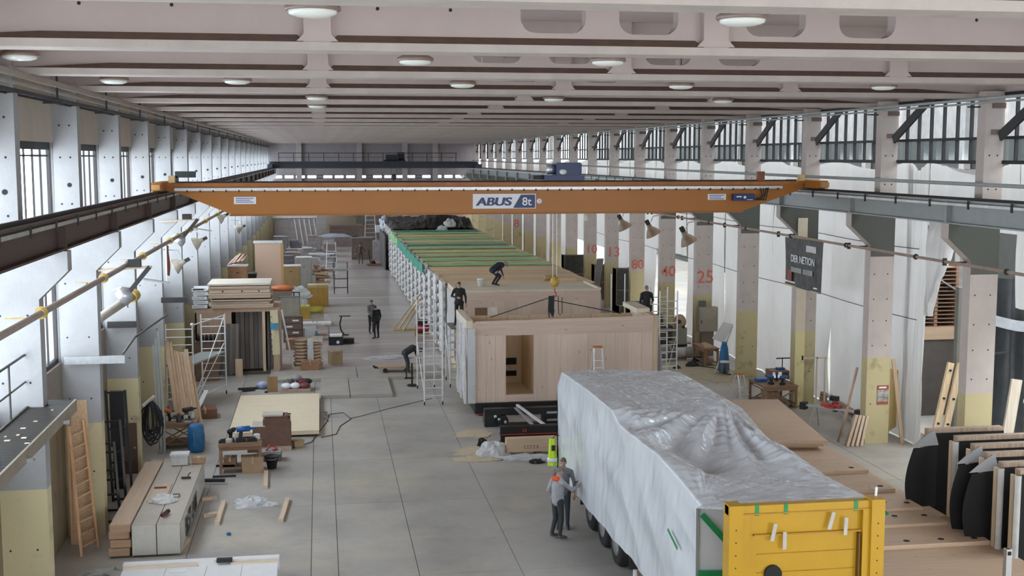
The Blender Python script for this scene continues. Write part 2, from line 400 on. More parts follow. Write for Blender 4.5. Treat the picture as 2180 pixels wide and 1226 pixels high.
# ------------------------------------------------------------------ far end wall and near gable
we = struct('wall_far')
LILAC = banded('far_wall_paint', (.33,.30,.31), (.50,.42,.32), 5.2)
MB().box(-6.4, 18.2, 140, 140.4, 0, 6.86).build('wall_panel', LILAC, we)
MB().box(-6.4, 18.2, 140, 140.4, 7.14, 11.9).build('wall_panel', LILAC, we)
x = -6.4; e = -5.2; i = 0
while e < 17.4:
    MB().box(x, e, 140, 140.4, 6.8, 7.2).build('window_pier', LILAC, we); x = e + .95; e = x + (.33 if (i+1) % 4 else .85); i += 1
MB().box(x, 18.2, 140, 140.4, 6.8, 7.2).build('window_pier', LILAC, we)
for x in (-2.6, 4.2, 9.4, 12.9): MB().box(x, x+.6, 139.6, 140.05, 0, 11.0).build('pilaster', banded('pilaster_paint', (.42,.38,.38), (.60,.54,.44), 5.2), we)
wn = struct('wall_near')
MB().box(-6.9, -4, -6.4, -6, 0, 11.9).box(16, 18.5, -6.4, -6, 0, 11.9).box(-4, 16, -6.4, -6, 0, 5.0).box(-4, 16, -6.4, -6, 10.0, 11.9).build('gable_panel', PANELB, wn)
for i in range(9): MB().box(-2+i*2-.05, -2+i*2+.05, -6.3, -6.15, 5.0, 10.0).build('mullion', DARKST, wn)
# ------------------------------------------------------------------ plastic sheeting in the right bays
SHEET = film('white_sheeting', (.72,.71,.70), .40, .5, bump=.35, bs=2.2)
def sheet_bay(y0, y1, z0, z1, seed, sag=.25, x=18.75, name='plastic_sheet'):
    def fn(u, v):
        yy = y0 + (y1-y0)*u; zz = z0 + (z1-z0)*v
        top = z1 - sag*math.sin(PI*u)**2*(v**6) + .05*nz(u*6, seed)*(v**6)
        zz = min(zz, top) if v > .9 else zz
        dx = .09*nz(u*9, zz*.35, seed) + .05*nz(u*25, zz*.5, seed+7) + .10*ridge(u*3+zz*.3, zz*.4, seed+3)*.4
        return (x + dx, yy, zz)
    b = MB().grid(fn, 34, 30)
    return b
for k in range(-1, 18):
    y0 = 30.3 + 6*k
    n = {-1: 'nearest', 0: 'second'}.get(k)
    lab = ['white plastic sheeting hung in the bay at the right edge of the photo',
           None, 'white plastic sheeting in the bay behind the dark hanging banner',
           'white plastic sheeting in the bay between the banner column and the leaning white panel',
           'white plastic sheeting in the bay beside the column marked twenty-five',
           'white plastic sheeting in the bay between the columns marked twenty-five and forty',
           'white plastic sheeting in the bay between the columns marked forty and eighty',
           'white plastic sheeting in the bay just beyond the column marked eighty']
    if k == 0: continue
    j = k+1
    la = lab[j] if 0 <= j < len(lab) and lab[j] else 'white plastic sheeting in the near bay outside the right edge of the view' if k == -2 else 'white plastic sheeting in the right-hand bay ' + ['eleven','ten','nine','one','two','three','four','five','six','seven','eight','nine','ten','eleven','twelve'][max(0,k-4) if k > 3 else 0] + ' places beyond the column marked eighty'
    z0 = .05
    if k == 5: z0 = 4.1
    elif k in (8, 9): z0 = 3.2
    elif k == -1: z0 = 5.1
    o = sheet_bay(y0, y0+6.0, z0, 9.05, k*3.1).build('plastic_sheet', SHEET, smooth=True)
    tag(o, la, 'sheeting', 'plastic sheets in the right-hand bays')
# the torn bay in front of the racks: a strip at the far side, a gathered hanging tail, and the rest rolled up
t = thing('plastic_sheet', 'torn white plastic sheeting gathered into a hanging tail over the open bay', 'sheeting', (0,0,0), 0, 'plastic sheets in the right-hand bays')
sheet_bay(35.25, 36.6, .05, 9.05, 1.7).build('hanging_strip', SHEET, t, smooth=True)
sheet_bay(30.3, 35.3, 7.1, 9.05, 2.9, .35).build('upper_strip', SHEET, t, smooth=True)
def tail(u, v):
    z = 7.4 - 3.1*v; w = (1-v)**.8; c = 33.9 + .75*v; wid = .22 + 1.15*w
    yy = c + (u-.5)*2*wid; zz = z + (0 if u > .4 else .9*(.4-u)*2.2*v)
    return (18.6 + .16*math.sin(u*26+v*3)*(1-.3*v) + .1*nz(u*8, v*5), yy - .9*w*(u-.5), zz)
MB().grid(tail, 40, 26).build('gathered_tail', SHEET, t, smooth=True)

for z, la in ((6.34,'upper thin dark rope stretched across the white sheeting'),(4.1,'lower thin dark rope stretched across the white sheeting')):
    o = MB().tube([(18.52, 35.3+i*2.5, z-.04*math.sin(i*1.3)) for i in range(20)], .014, 5).build('rope', CABLE); tag(o, la, 'rope')
# ------------------------------------------------------------------ crane runways
def runway(name, lab, x, side, body, yA, yB):
    t = thing(name, lab, 'crane rail', (x, 0, 0))
    b = MB().box(-.17, .17, yA, yB, 7.43, 7.47).box(-.012, .012, yA, yB, 7.47, 8.03).box(-.19, .19, yA, yB, 8.03, 8.08)
    b.build('girder', body, t)
    MB().box(-.035, .035, yA, yB, 8.08, 8.15).build('rail', DARKST, t)
    st = MB().box(-.16, .16, -.05, .05, 7.47, 8.03).mesh('stiffener', body)
    for k in range(int((yB-yA)//6)+1):
        obj('stiffener', st, t, (0, 24.3 + 6*k if yA > 10 else 6.3+6*k, 0))
    bb = MB().box(side*.22-.02, side*.22+.02, yA, yB, 7.93, 8.0).build('busbar', mat('busbar_grey', (.40,.40,.38), .5) if side > 0 else mat('busbar_white', (.72,.73,.73), .5), t)
    cb = MB().box(-.015, .015, -.04, .04, 7.86, 8.08).mesh('bracket', DARKST)
    for k in range(60):
        y = yA + 1 + k*2.0
        if y < min(yB, 80): obj('bracket', cb, t, (side*.25, y, 0))
    return t
runway('crane_runway', 'dark brown steel crane runway girder along the left columns', -5.0, 1, BROWNST, 4, 138)
runway('crane_runway', 'pale grey steel crane runway girder along the right columns', 16.78, -1, GREYST, 4, 138)

# ------------------------------------------------------------------ pipes along the walls
PIPE = mat('pipe_brown', (.34,.28,.24), .5, .3, var=.1, vs=6)
PIPEY = mat('pipe_yellow', (.62,.44,.12), .5, var=.15, vs=8)
t = thing('service_pipe', 'thick brown pipe with yellow collars running low along the left columns', 'pipe', (-4.72, 0, 0))
MB().cyl((0,6,6.56), (0,138,6.6), .06, n=12).build('pipe', PIPE, t, smooth=True)
cm = MB().cyl((0,-.09,6.57), (0,.09,6.57), .085, n=12).cyl((0,-.02,6.57), (0,.02,6.57), .11, n=12).box(-.6,0,-.012,.012,6.47,6.49).mesh('collar', PIPEY)
for k in range(-1, 19): obj('collar', cm, t, (0, 21.4 + 6*k, 0))
t = thing('service_pipe', 'thin reddish pipe with black joints running across the right columns', 'pipe', (16.6, 0, 0))
MB().cyl((0,6,6.40), (0,138,6.44), .042, n=10).build('pipe', mat('pipe_red', (.36,.25,.21), .5, .2), t, smooth=True)
cm = MB().sph((0,0,6.41), (.085,.07,.085), 9, 6).mesh('joint', DARKST)
cb = MB().box(-.05,.62,-.03,.03,6.36,6.40).box(-.05,.05,-.03,.03,6.3,6.5).mesh('clip', DARKST)
for k in range(22): obj('joint', cm, t, (0, 27.2 + 4.6*k, 0))
for k in range(19): obj('clip', cb, t, (0, 24.2 + 6*k, 0))
t = thing('cable_tray', 'double conduit and cable ladder under the ceiling along the left wall', 'cable tray', (-5.45, 0, 0))
MB().cyl((0,6,10.72), (0,138,10.78), .065, n=10).build('conduit', PIPE, t, smooth=True)
MB().cyl((-.1,6,10.58), (-.1,138,10.62), .04, n=8).build('conduit', PIPE, t, smooth=True)
MB().box(-.32,-.30,6,138,10.38,10.46).box(-.06,-.04,6,138,10.38,10.46).build('ladder_rails', DARKST, t)
rm = MB().box(-.32,-.04,-.015,.015,10.40,10.43).mesh('rung', DARKST)
for k in range(60): obj('rung', rm, t, (0, 18+k*.75, 0))
hm = MB().box(-.02,.02,-.02,.02,10.4,11.0).box(-.3,.05,-.02,.02,10.33,10.37).mesh('hanger', DARKST)
for k in range(20): obj('hanger', hm, t, (0, 21+6*k, 0))
t = thing('cable_tray', 'pair of conduits running high under the ceiling along the right windows', 'cable tray', (17.2, 0, 0))
MB().cyl((0,6,10.70), (0,138,10.84), .04, n=8).build('conduit', GREYST, t, smooth=True)
MB().cyl((0,6,10.60), (0,138,10.72), .028, n=8).build('conduit', GREYST, t, smooth=True)
hm = MB().box(-.06,.45,-.02,.02,10.52,10.56).mesh('bracket', DARKST)
for k in range(19): obj('bracket', hm, t, (0, 24.3+6*k, 0))
t = thing('handrail_pipe', 'grey horizontal pipe across the sheeted windows above the right crane rail', 'pipe', (17.3, 0, 0))
MB().cyl((0,6,8.40), (0,138,8.85), .055, n=10).build('pipe', GREYST, t, smooth=True)

# ------------------------------------------------------------------ ceiling lamps
LAMPG = mat('lamp_glass', (.70,.72,.68), .15, var=0, emit=.06, ecol=(1,.98,.92))
LAMPB = mat('lamp_housing', (.30,.22,.18), .5, .2)
def lamp_proto():
    t = thing('ceiling_lamp', 'x', 'lamp', (0,0,0), 0, 'round ceiling lamps between the roof beams')
    MB().lathe([(.05,.25),(.12,.23),(.20,.12),(.33,.05),(.34,0),(.32,-.01)], n=18).build('housing', LAMPB, t, smooth=True)
    MB().lathe([(.30,0),(.28,-.05),(.18,-.08),(.02,-.09)], n=18).build('diffuser', LAMPG, t, smooth=True)
    MB().cyl((0,0,.24), (0,0,.95), .012, n=6).build('rod', DARKST, t)
    return t
lp = lamp_proto()
LITM = MB().lathe([(.30,0),(.28,-.05),(.18,-.08),(.02,-.09)], n=18).mesh('diffuser', mat('lamp_glass_lit', (.95,.97,.93), .3, var=0, emit=2.5, ecol=(1,.98,.92)), True)
lamps = [(-.05,14.9,'round ceiling lamp at the top edge of the photo left of centre'),
 (5.35,15.0,'round ceiling lamp at the top edge beside the oval beam openings'),
 (1.75,22.3,'round ceiling lamp on the second beam row left of the openings'),
 (-1.83,28.7,'round ceiling lamp on the left side of the third beam row'),
 (5.25,21.9,'round ceiling lamp in front of the small openings of the second beam'),
 (3.44,29.3,'round ceiling lamp in the middle of the third beam row'),
 (8.8,29.0,'round ceiling lamp right of centre on the third beam row'),
 (13.9,28.6,'round ceiling lamp at the far right of the third beam row'),
 (-5.1,22.3,'round ceiling lamp at the left edge above the cable ladder'),
 (-.05,36.4,'round ceiling lamp under the left rib on the fourth beam row'),
 (7.0,36.1,'round ceiling lamp in the middle of the fourth beam row'),
 (12.4,36.4,'round ceiling lamp on the right of the fourth beam row'),
 (-4.6,29.0,'round ceiling lamp close to the left wall on the third beam row'),
 (-.05,42.2,'round ceiling lamp under the left rib on the fifth beam row'),
 (6.9,49.0,'bright round ceiling lamp on the sixth beam row above the hoist')]
for x, y, la in lamps:
    copy_tree(lp, (x, y, 10.95), None, la)
for y in (55.5, 64, 73, 82, 94):
    for x in (-2, 3.2, 7, 12):
        t = copy_tree(lp, (x+random.uniform(-.3,.3), y, 10.95), None, 'small lit round ceiling lamp in the %s row beyond the crane, %s from the left' % ({55.5:'first',64:'second',73:'third',82:'fourth',94:'fifth'}[y], {-2:'first',3.2:'second',7:'third',12:'last'}[x]))
        for c in bpy.data.objects:
            if c.parent == t and c.name.startswith('diffuser'): c.data = LITM
for c in [c for c in bpy.data.objects if c.parent == lp]: bpy.data.objects.remove(c)
bpy.data.objects.remove(lp)

# ------------------------------------------------------------------ flood lamps on the columns
SHADE = mat('lamp_shade_enamel', (.66,.60,.50), .45, var=.15, vs=6)
SHADE2 = mat('lamp_shade_brown', (.36,.24,.15), .5, var=.2, vs=6)
def flood(lab, loc, rz, m=SHADE, tilt=.6, sc=1., wall=None):
    t = thing('flood_lamp', lab, 'lamp', loc, rz, 'flood lamps fixed to the columns'); t.scale = (sc,sc,sc)
    M_ = Matrix.Rotation(tilt, 4, 'Y')
    b = MB().lathe([(.36,-.30),(.35,-.27),(.22,-.05),(.12,.06),(.1,.2),(.02,.22)], n=16); b.xf(M_); b.build('reflector', m, t, smooth=True)
    b = MB().lathe([(.34,-.29),(.3,-.31),(.02,-.32)], n=16); b.xf(M_); b.build('glass', mat('flood_glass', (.75,.74,.70), .2, var=.05), t, smooth=True)
    b = MB().box(-.08,.08,-.09,.09,.22,.42); b.xf(M_); b.build('ballast', DARKST, t)
    MB().tube([(0,0,.3),(-.1,0,.55),(-.7,0,.6)], .022, 6).build('arm', GALV, t)
    return t
for i, (y, z, la) in enumerate(((30.6,6.45,'black armed flood lamp on the left column under the brown runway'),(42.5,7.0,'black armed flood lamp beside the left end of the orange crane'))):
    t = thing('flood_lamp', la, 'lamp', (-4.4, y-.5, z), 0, 'flood lamps fixed to the columns')
    MB().beam((-.9,0,.05),(.35,0,.12), .09,.05).build('board', wood('arm_board', (.62,.50,.36), 'x'), t)
    MB().box(-.2,.1,-.1,.1,.12,.3).build('ballast', DARKST, t)
    MB().beam((-.25,0,-.55),(.3,0,.12), .14,.10).build('boom', DARKST, t)
    MB().beam((.15,0,-.18),(.75,.02,-.28), .1,.04).build('visor', GREYST, t)
    b = MB().lathe([(.26,-.2),(.2,0),(.06,.12)], n=12); b.xf(Matrix.Translation((-.25,0,-.5)) @ Matrix.Rotation(.9, 4, 'Y')); b.build('reflector', GALV, t, smooth=True)
    b = MB().lathe([(.25,-.2),(.02,-.23)], n=12); b.xf(Matrix.Translation((-.25,0,-.5)) @ Matrix.Rotation(.9, 4, 'Y')); b.build('glass', LAMPG, t, smooth=True)
flood('enamel flood lamp hanging on the left wall beside the red flag', (-4.75,42.4,5.6), 0, tilt=1.1, sc=.8)
flood('enamel flood lamp on the left wall above the wooden cabinet', (-4.75,49.0,5.9), 0, tilt=1.1, sc=.8)
flood('pale flood lamp on the left wall near the crane beam end', (-4.75,61,6.3), 0, tilt=1.1, sc=.8)
flood('pale flood lamp on the left wall above the tall brown panel', (-4.75,74,5.0), 0, tilt=1.1, sc=.8)
for y, z, la in ((52.6,5.75,'large brown flood lamp hanging beside the column marked twenty-five'),(58.5,5.75,'brown flood lamp hanging beside the column marked forty'),(64.2,5.75,'brown flood lamp hanging beside the column marked eighty'),(73,5.85,'pale flood lamp hanging farthest down the right-hand columns')):
    t = flood(la, (16.3,y,z-.1), PI, SHADE2 if y < 70 else SHADE, tilt=.5, sc=1.15)

# ------------------------------------------------------------------ orange bridge crane
ORANGE = mat('crane_orange', (.43,.155,.016), .42, var=.05, vs=.6)
ORANGD = mat('crane_orange_dark', (.42,.15,.03), .5)
BLUE = mat('hoist_blue', (.007,.022,.12), .35)
SIGNW = mat('sign_white', (.82,.83,.86), .4, var=.02)
NAVY = mat('sign_navy', (.012,.03,.13), .4, var=.02)
cr_ = thing('bridge_crane', 'orange overhead bridge crane with white ABUS 8t sign spanning the hall', 'crane', (0, 40.0, 0))
yb = .0
b = MB()
prof = [(-4.9,8.44),(16.6,8.44),(16.6,8.12),(16.2,8.02),(14.35,7.40),(-2.85,7.40),(-4.35,7.98),(-4.9,8.12)]
b.prism([(-4.9,8.26),(-4.9,8.14),(-4.4,8.02),(-2.78,7.34),(14.35,7.34),(16.25,8.0),(16.6,8.14),(16.6,8.26)], 'y', 0, .36)
b.build('girder', ORANGE, cr_)
MB().box(-4.95,16.65,-.06,.42,8.26,8.38).build('top_flange', ORANGD, cr_)
MB().box(-4.7,16.4,.14,.2,8.38,8.43).build('trolley_rail', DARKST, cr_)
MB().box(-2.9,14.4,-.05,.41,7.31,7.35).build('bottom_flange', ORANGD, cr_)
MB().box(-4.6,15.8,-.10,-.02,8.13,8.22).build('festoon_rail', GALV, cr_)
fb = MB().box(-.02,.02,-.12,-.01,8.09,8.16).mesh('festoon_clip', DARKST)
for k in range(50): obj('festoon_clip', fb, cr_, (-4.2 + k*.405, 0, 0))
for s, x in ((1,-5.0),(-1,16.78)):
    e = MB().box(x-.15,x+.15,-1.3,1.7,8.16,8.42).build('end_carriage', ORANGE, cr_)
    for yy in (-1.1, 1.5): MB().cyl((x-.1,yy,8.24),(x+.1,yy,8.24),.11,n=14).build('wheel', DARKST, e)
    MB().box(x-.13,x+.13,-1.46,-1.3,8.2,8.36).build('buffer', mat('buffer', (.55,.30,.10), .6), e)
    MB().box(x-.1+s*.35,x+.1+s*.35,-.3,-.1,8.40,8.62).build('stop', mat('stop_tan', (.70,.48,.22), .6), cr_)
MB().box(14.9,15.15,-.1,.05,8.40,8.72).build('cable_arm', mat('arm_brown', (.26,.09,.04), .5), cr_)
MB().box(-4.62,-4.0,.4,.8,8.55,8.75).box(-4.62,-4.55,.4,.8,8.3,8.6).build('panel_board', mat('dark_green', (.05,.06,.06), .5), cr_)
MB().box(14.0,14.75,-.24,-.02,7.72,7.95).build('control_box', NAVY, cr_)
MB().box(14.1,14.28,-.25,-.24,7.84,7.88).build('print_line', SIGNW, cr_); MB().cyl((14.4,-.25,7.84),(14.4,-.24,7.84),.05,n=12).build('print_dot', SIGNW, cr_); MB().box(14.48,14.68,-.25,-.24,7.75,7.77).build('print_line', SIGNW, cr_)
for k in range(4):
    MB().tube([(15.0+.1*k,-.08,8.16),(15.05+.06*k,-.2,7.9+.05*k),(14.85+.1*k,-.22,7.74),(14.7+.05*k,-.2,7.80)], .022, 6).build('loose_cable', CABLE, cr_)
sg = MB().box(5.02,7.15,-.035,-.005,7.50,7.99).build('name_plate', SIGNW, cr_)
MB().prism([(6.38,7.52),(7.12,7.52),(7.12,7.96),(6.64,7.96)], 'y', -.045, -.034).build('navy_field', NAVY, sg)
for dx in (0,.018,.036): text('ABUS', .38, NAVY, sg, (5.12+dx,-.04-.001*dx,7.605), FRONT, bold=.004, shear=.15, sx=1.28)
text('8t', .38, SIGNW, sg, (6.68,-.05,7.605), FRONT, bold=.004, sx=1.0)
p = MB().cyl((7.27,-.02,7.74),(7.27,-.0,7.74),.085,n=18).build('number_disc', SIGNW, cr_); text('1', .12, NAVY, p, (7.24,-.025,7.70), FRONT)
for x0, x1, z0, z1 in ((-2.75,-2.05,7.70,7.93),(13.15,13.8,7.75,7.95)):
    p = MB().box(x0,x1,-.02,-.0,z0,z1).build('data_plate', SIGNW, cr_)
    for k in range(3): MB().box(x0+.06,x1-.08-(k%2)*.1,-.025,-.019,z1-.06-k*.06,z1-.035-k*.06).build('print_line', mat('print_blue', (.10,.16,.42), .5), p)
# trolley, cable and hook block
h = thing('crane_hoist', 'dark blue hoist trolley riding on top of the orange crane', 'hoist', (8.0, 40.0, 0))
MB().box(-.62,.75,-.35,.7,8.44,8.60).build('trolley_frame', BLUE, h)
MB().box(-.2,.62,-.3,.5,8.60,9.03).build('motor_housing', BLUE, h)
MB().cyl((-.45,.1,8.8),(-.2,.1,8.8),.17,n=16).build('motor', GALV, h, smooth=True)
MB().box(-.95,-.62,-.1,.4,8.46,8.60).build('bumper', DARKST, h)
MB().sph((.02,-.33,8.72),(.13,.05,.09)).build('cover_disc', SIGNW, h, smooth=True)
MB().box(.62,.68,-.2,.3,8.66,9.0).build('end_cap', NAVY, h)
HX = 7.92
hk = thing('hook_block', 'yellow crane hook block hanging over the open timber module', 'hook', (HX, 40.55, 0))
YELL = mat('hook_yellow', (.62,.40,.06), .45, var=.2, vs=10)
for dx in (-.07,.07): MB().cyl((dx,0,5.05),(dx,0,8.45),.008,n=5).build('wire_rope', GALV, hk)
MB().cyl((-.09,0,4.95),(.09,0,4.95),.17,n=18).sph((0,0,4.95),(.16,.1,.2)).build('sheave_housing', YELL, hk, smooth=True)
MB().tube([(0,0,4.72),(0,0,4.6),(.06,0,4.54),(.06,0,4.47),(0,0,4.44),(-.06,0,4.48)], .025, 8).build('hook', mat('hook_red', (.45,.10,.05), .5), hk)
sl = thing('lifting_sling', 'dark chain sling spread from the crane hook to the module corners', 'sling', (HX, 40.55, 4.46))
MB().tube([(0,0,0),(-.1,1.5,-.3),(-1.9,2.4,-1.02)], .018, 6).build('sling_leg', CABLE, sl)
MB().tube([(0,0,0),(.1,1.5,-.3),(2.9,2.2,-.95)], .018, 6).build('sling_leg', CABLE, sl)
for k in range(6): MB().tube([(-.2+.035*k,0,0),(-.21+.035*k,.05,-.5-.05*k),(-.19+.035*k,.02,-.75+.14*(k%3))], .02, 5).build('hanging_chain', CABLE, sl)
MB().tube([(.12,0,0),(.14,0,-.6),(.2,0,-.68),(.26,0,-.6),(.26,0,-.05)], .014, 6).build('loop', CABLE, sl)

# ------------------------------------------------------------------ far crane
fc = thing('bridge_crane', 'dark blue grey bridge crane with walkway railing at the far end', 'crane', (0, 130, 0))
FCB = mat('far_crane', (.055,.06,.075), .5)
MB().box(-5.2,16.9,0,.5,8.05,8.75).build('girder', FCB, fc)
MB().box(-5.0,16.6,-1.0,0,8.70,8.78).build('walkway', FCB, fc)
MB().box(-4.2,14.5,-1,-.96,9.62,9.70).box(-4.2,14.5,-1,-.96,9.18,9.23).build('railing', FCB, fc)
pm = MB().box(-.04,.04,-1,-.94,8.75,9.7).mesh('railing_post', FCB)
for k in range(13): obj('railing_post', pm, fc, (-4.2+k*1.55, 0, 0))
MB().box(7.0,8.3,.0,.9,8.9,9.5).cyl((8.3,.5,9.35),(9.0,.5,9.35),.42,n=14).box(6.8,9.1,.2,.8,8.75,8.95).build('hoist', FCB, fc)
for dx in (-.35,.25): MB().cyl((7.9+dx,.4,7.2),(7.9+dx,.4,8.9),.02,n=5).build('wire_rope', FCB, fc)
MB().sph((7.85,.4,7.1),(.3,.2,.35)).build('hook', FCB, fc, smooth=True)
for x in (-5.1, 16.8): MB().box(x-.25,x+.25,-2,2,8.1,8.5).build('end_carriage', FCB, fc)

# ------------------------------------------------------------------ walkway with grating on the left
GRAT = mat('grating_steel', (.085,.078,.07), .5, .3, var=.1)
t = thing('grating_walkway', 'steel grating walkway with handrail beside the nearest left column', 'walkway', (-5.22, 0, 4.42))
MB().box(.36,.40,8,24.55,-.2,.03).build('side_plate', mat('side_plate', (.34,.29,.23), .5, .3), t)
MB().box(-.42,-.38,8,25.2,-.1,.03).build('side_plate', GRAT, t)
gb = MB().box(-.38,.36,-.014,.014,-.04,0).mesh('grating_bar', GRAT)
for k in range(150): obj('grating_bar', gb, t, (0, 14 + k*.0715, 0))
MB().box(-.38,.36,8,14,-.04,0).box(-.38,.36,14,24.6,-.045,-.03).build('grating_bed', mat('grating_dark', (.06,.058,.055), .6), t)
for k in range(4): MB().cyl((-.42,18.6+k*2.1,0),(-.42,18.6+k*2.1,1.02),.022,n=8).build('rail_post', GRAT, t)
MB().cyl((-.42,8,1.02),(-.42,25.6,1.02),.024,n=8).build('handrail', GRAT, t); MB().cyl((-.42,8,.5),(-.42,25.5,.5),.018,n=8).build('knee_rail', GRAT, t)
for y in (20.4, 23.3):
    MB().beam((-.42,y,-.16),(.5,y,-.16),.07,.07).beam((.1,y,-.16),(-.35,y,-.75),.05,.05).build('support', GALV, t)
for k in range(14): MB().cbox((random.uniform(-.3,.3), random.uniform(15,24), .006),(random.uniform(.03,.1),random.uniform(.03,.08),.012)).build('wood_chip', wood('chip', (.7,.62,.5), 'x', knots=False), t)

# galvanised cantilever brackets with a diagonal handrail
t = thing('bracket_frame', 'galvanised bracket with sloping handrail on the second left column', 'bracket', (0, 29.85, 0))
MB().box(-6.1,-4.7,-.08,0,4.28,4.46).build('channel', GALV, t)
MB().tube([(-4.75,0,4.5),(-4.82,2.4,4.55),(-4.55,6.9,4.55)], .03, 8).build('rail', GRAT, t)
t = thing('bracket_frame', 'dark bracket bars across the third and fourth left columns', 'bracket', (0, 35.85, 0))
MB().box(-6.1,-5.3,-.1,0,4.32,4.5).build('channel', DARKST, t)
MB().box(-5.35,-4.5,5.9,6.0,4.32,4.5).build('channel', DARKST, t)

t = thing('duct_pipe', 'short thick beige pipe stub with yellow flange between the second and third left columns', 'pipe', (0,0,0))
MB().cyl((-6.1,31.5,4.8),(-5.35,35.6,5.25),.12,n=14).build('pipe', mat('stub', (.55,.50,.43), .5), t, smooth=True)
MB().cyl((-5.37,35.5,5.23),(-5.31,35.8,5.27),.17,n=14).build('flange', PIPEY, t)

t = thing('hanging_flag', 'small red and black flag hanging from the pipe by the left column', 'flag', (-4.72, 38.6, 6.53))
def flag(u, v): return (.02*math.sin(v*6+u*4), -.25 + .8*u, -.95*v - .12*u)
MB().grid(flag, 8, 10).build('cloth', mat('flag_red', (.50,.10,.06), .7, dark=(.06,.05,.05), vs=2.0), t, smooth=True)
MB().beam((0,-.28,0),(0.0,-.33,-1.15),.05,.05).build('white_edge', SIGNW, t)

# ------------------------------------------------------------------ red numbers on the right columns
REDP = mat('red_paint', (.72,.16,.10), .6, var=.1)
def number(body, k, z, size, lab):
    o = text(body, size, REDP, wr, (17.3, 30+6*k-.012, z), FRONT, 'painted_number', bold=.004); return o
number('25', 4, 3.38, .82, ''); number('40', 5, 3.1, .78, ''); number('80', 6, 2.95, .72, ''); number('13', 7, 3.15, .85, ''); number('10', 8, 2.9, .8, ''); number('8', 13, 2.9, 1.0, '')
# ------------------------------------------------------------------ timber room modules
CLT = wood('clt_vertical', (.74,.59,.485), 'z', .6, var=.09, rnd=.07)
CLTH = wood('clt_header', (.70,.55,.45), 'x', .6, var=.10, rnd=.05)
CLTL = wood('clt_light', (.78,.62,.42), 'z', .55, var=.08, rnd=.05)
CLTF = wood('clt_floor', (.76,.63,.44), 'x', .55, var=.08, rnd=.05)
ROOFW = wood('roof_boards', (.84,.64,.40), 'x', .6, var=.14, rnd=.12)
FOILW = film('module_foil', (.80,.81,.83), .25, .35, bump=.4, bs=5)
BATT = mat('batten_white', (.78,.77,.75), .55, var=.12, vs=6)
TARPB = film('blue_white_foil', (.70,.75,.84), .2, .3)
BLACK = mat('black_steel', (.02,.02,.021), .45, .2, var=.1)
REDL = mat('red_line', (.60,.07,.05), .5)

m1 = thing('timber_module', 'open-topped timber room module with a doorway hanging from the crane slings', 'module', (5.38, 42.25, .45))
fw, fz = 6.5, 2.42
# front wall of upright boards with a doorway, a header beam above
def board(x0, x1, z0, z1, y0=0., y1=.12, m=CLT, par=None, nm='wall_board'): return MB().box(x0+.002, x1-.002, y0, y1, z0, z1).build(nm, m, par or m1)
xs_ = [0,.38,.72,1.1]; 
for a, b_ in zip(xs_[:-1], xs_[1:]): board(a, b_, .0, fz)
xe = [2.12,2.62,3.1,3.6,4.1,4.62,5.1,5.62,6.1,6.5]
for a, b_ in zip(xe[:-1], xe[1:]): board(a, b_, .0, fz)
MB().box(1.1, 2.12, 0, .12, 0, .26).build('sill_board', CLTH, m1)
MB().prism([(0,fz),(6.5,fz),(6.5,fz+.46),(0,fz+.42)], 'y', -.02, .14).build('header_beam', CLTH, m1)
MB().prism([(0,fz+.42),(6.5,fz+.46),(6.5,fz+.60),(0,fz+.52)], 'y', .0, .1).build('top_plate', CLTH, m1)
MB().box(0, 6.5, .12, 3.0, .0, .16).build('floor_panel', CLTF, m1)
for i in range(8): MB().box(.02+i*.81, .81+i*.81, 2.9, 3.0, .16, 2.75).build('back_board', CLTL, m1)
MB().box(2.14,2.24,.14,2.9,.16,2.4).build('inner_partition', wood('clt_inner', (.66,.48,.28), 'z'), m1)
for z0, z1 in ((.42,.62),(.86,1.12)): MB().box(1.3,1.95,2.86,2.9,z0,z1).build('dark_slot', HOLE, m1)
l = MB().box(-.28, 0, -.02, 3.2, .0, 2.9).build('side_wall', CLTL, m1)
MB().box(-.33, -.10, -.06, 3.2, 2.72, 2.98).build('side_capping', wood('cap_pale', (.82,.74,.60), 'y'), m1)
def foil(u, v): return (-.30 - .05*abs(nz(u*6, v*4)) - .03*ridge(u*9, v*2), -.04 + 3.2*u, -.05 + 2.85*v)
MB().grid(foil, 30, 18).build('side_foil', FOILW, m1, smooth=True)
for i in range(3):
    o = MB().box(-.40, -.33, .15+i*1.1, .25+i*1.1, -.05, 2.7).build('side_batten', BATT, m1)
    for k in range(6): MB().sph((-.41,.2+i*1.1,.15+k*.46), .035, 7, 5).build('screw_cap', BATT, o, smooth=True)
MB().box(-.29,-.01,-.10,-.06,.0,2.7).build('corner_foil', FOILW, m1)
for k in range(6): MB().sph((-.06,-.11,.2+k*.46), .035, 7, 5).build('screw_cap', BATT, m1, smooth=True)
r = MB().box(6.5, 6.72, 0, 3.2, .0, 3.02).build('side_wall', wood('clt_right', (.70,.56,.40), 'z'), m1)
MB().prism([(1.1,2.98),(3.2,3.0),(3.2,3.16),(1.1,3.16)], 'x', 6.2, 6.7).build('side_upstand', wood('cap_pale', (.82,.74,.60), 'y'), m1)
def foilr(u, v): return (6.74+.16*math.sin(PI*v)*(1-u*.4), .05+2.0*u, .0+2.4*v)
MB().grid(foilr, 12, 12).build('side_foil', TARPB, m1, smooth=True)
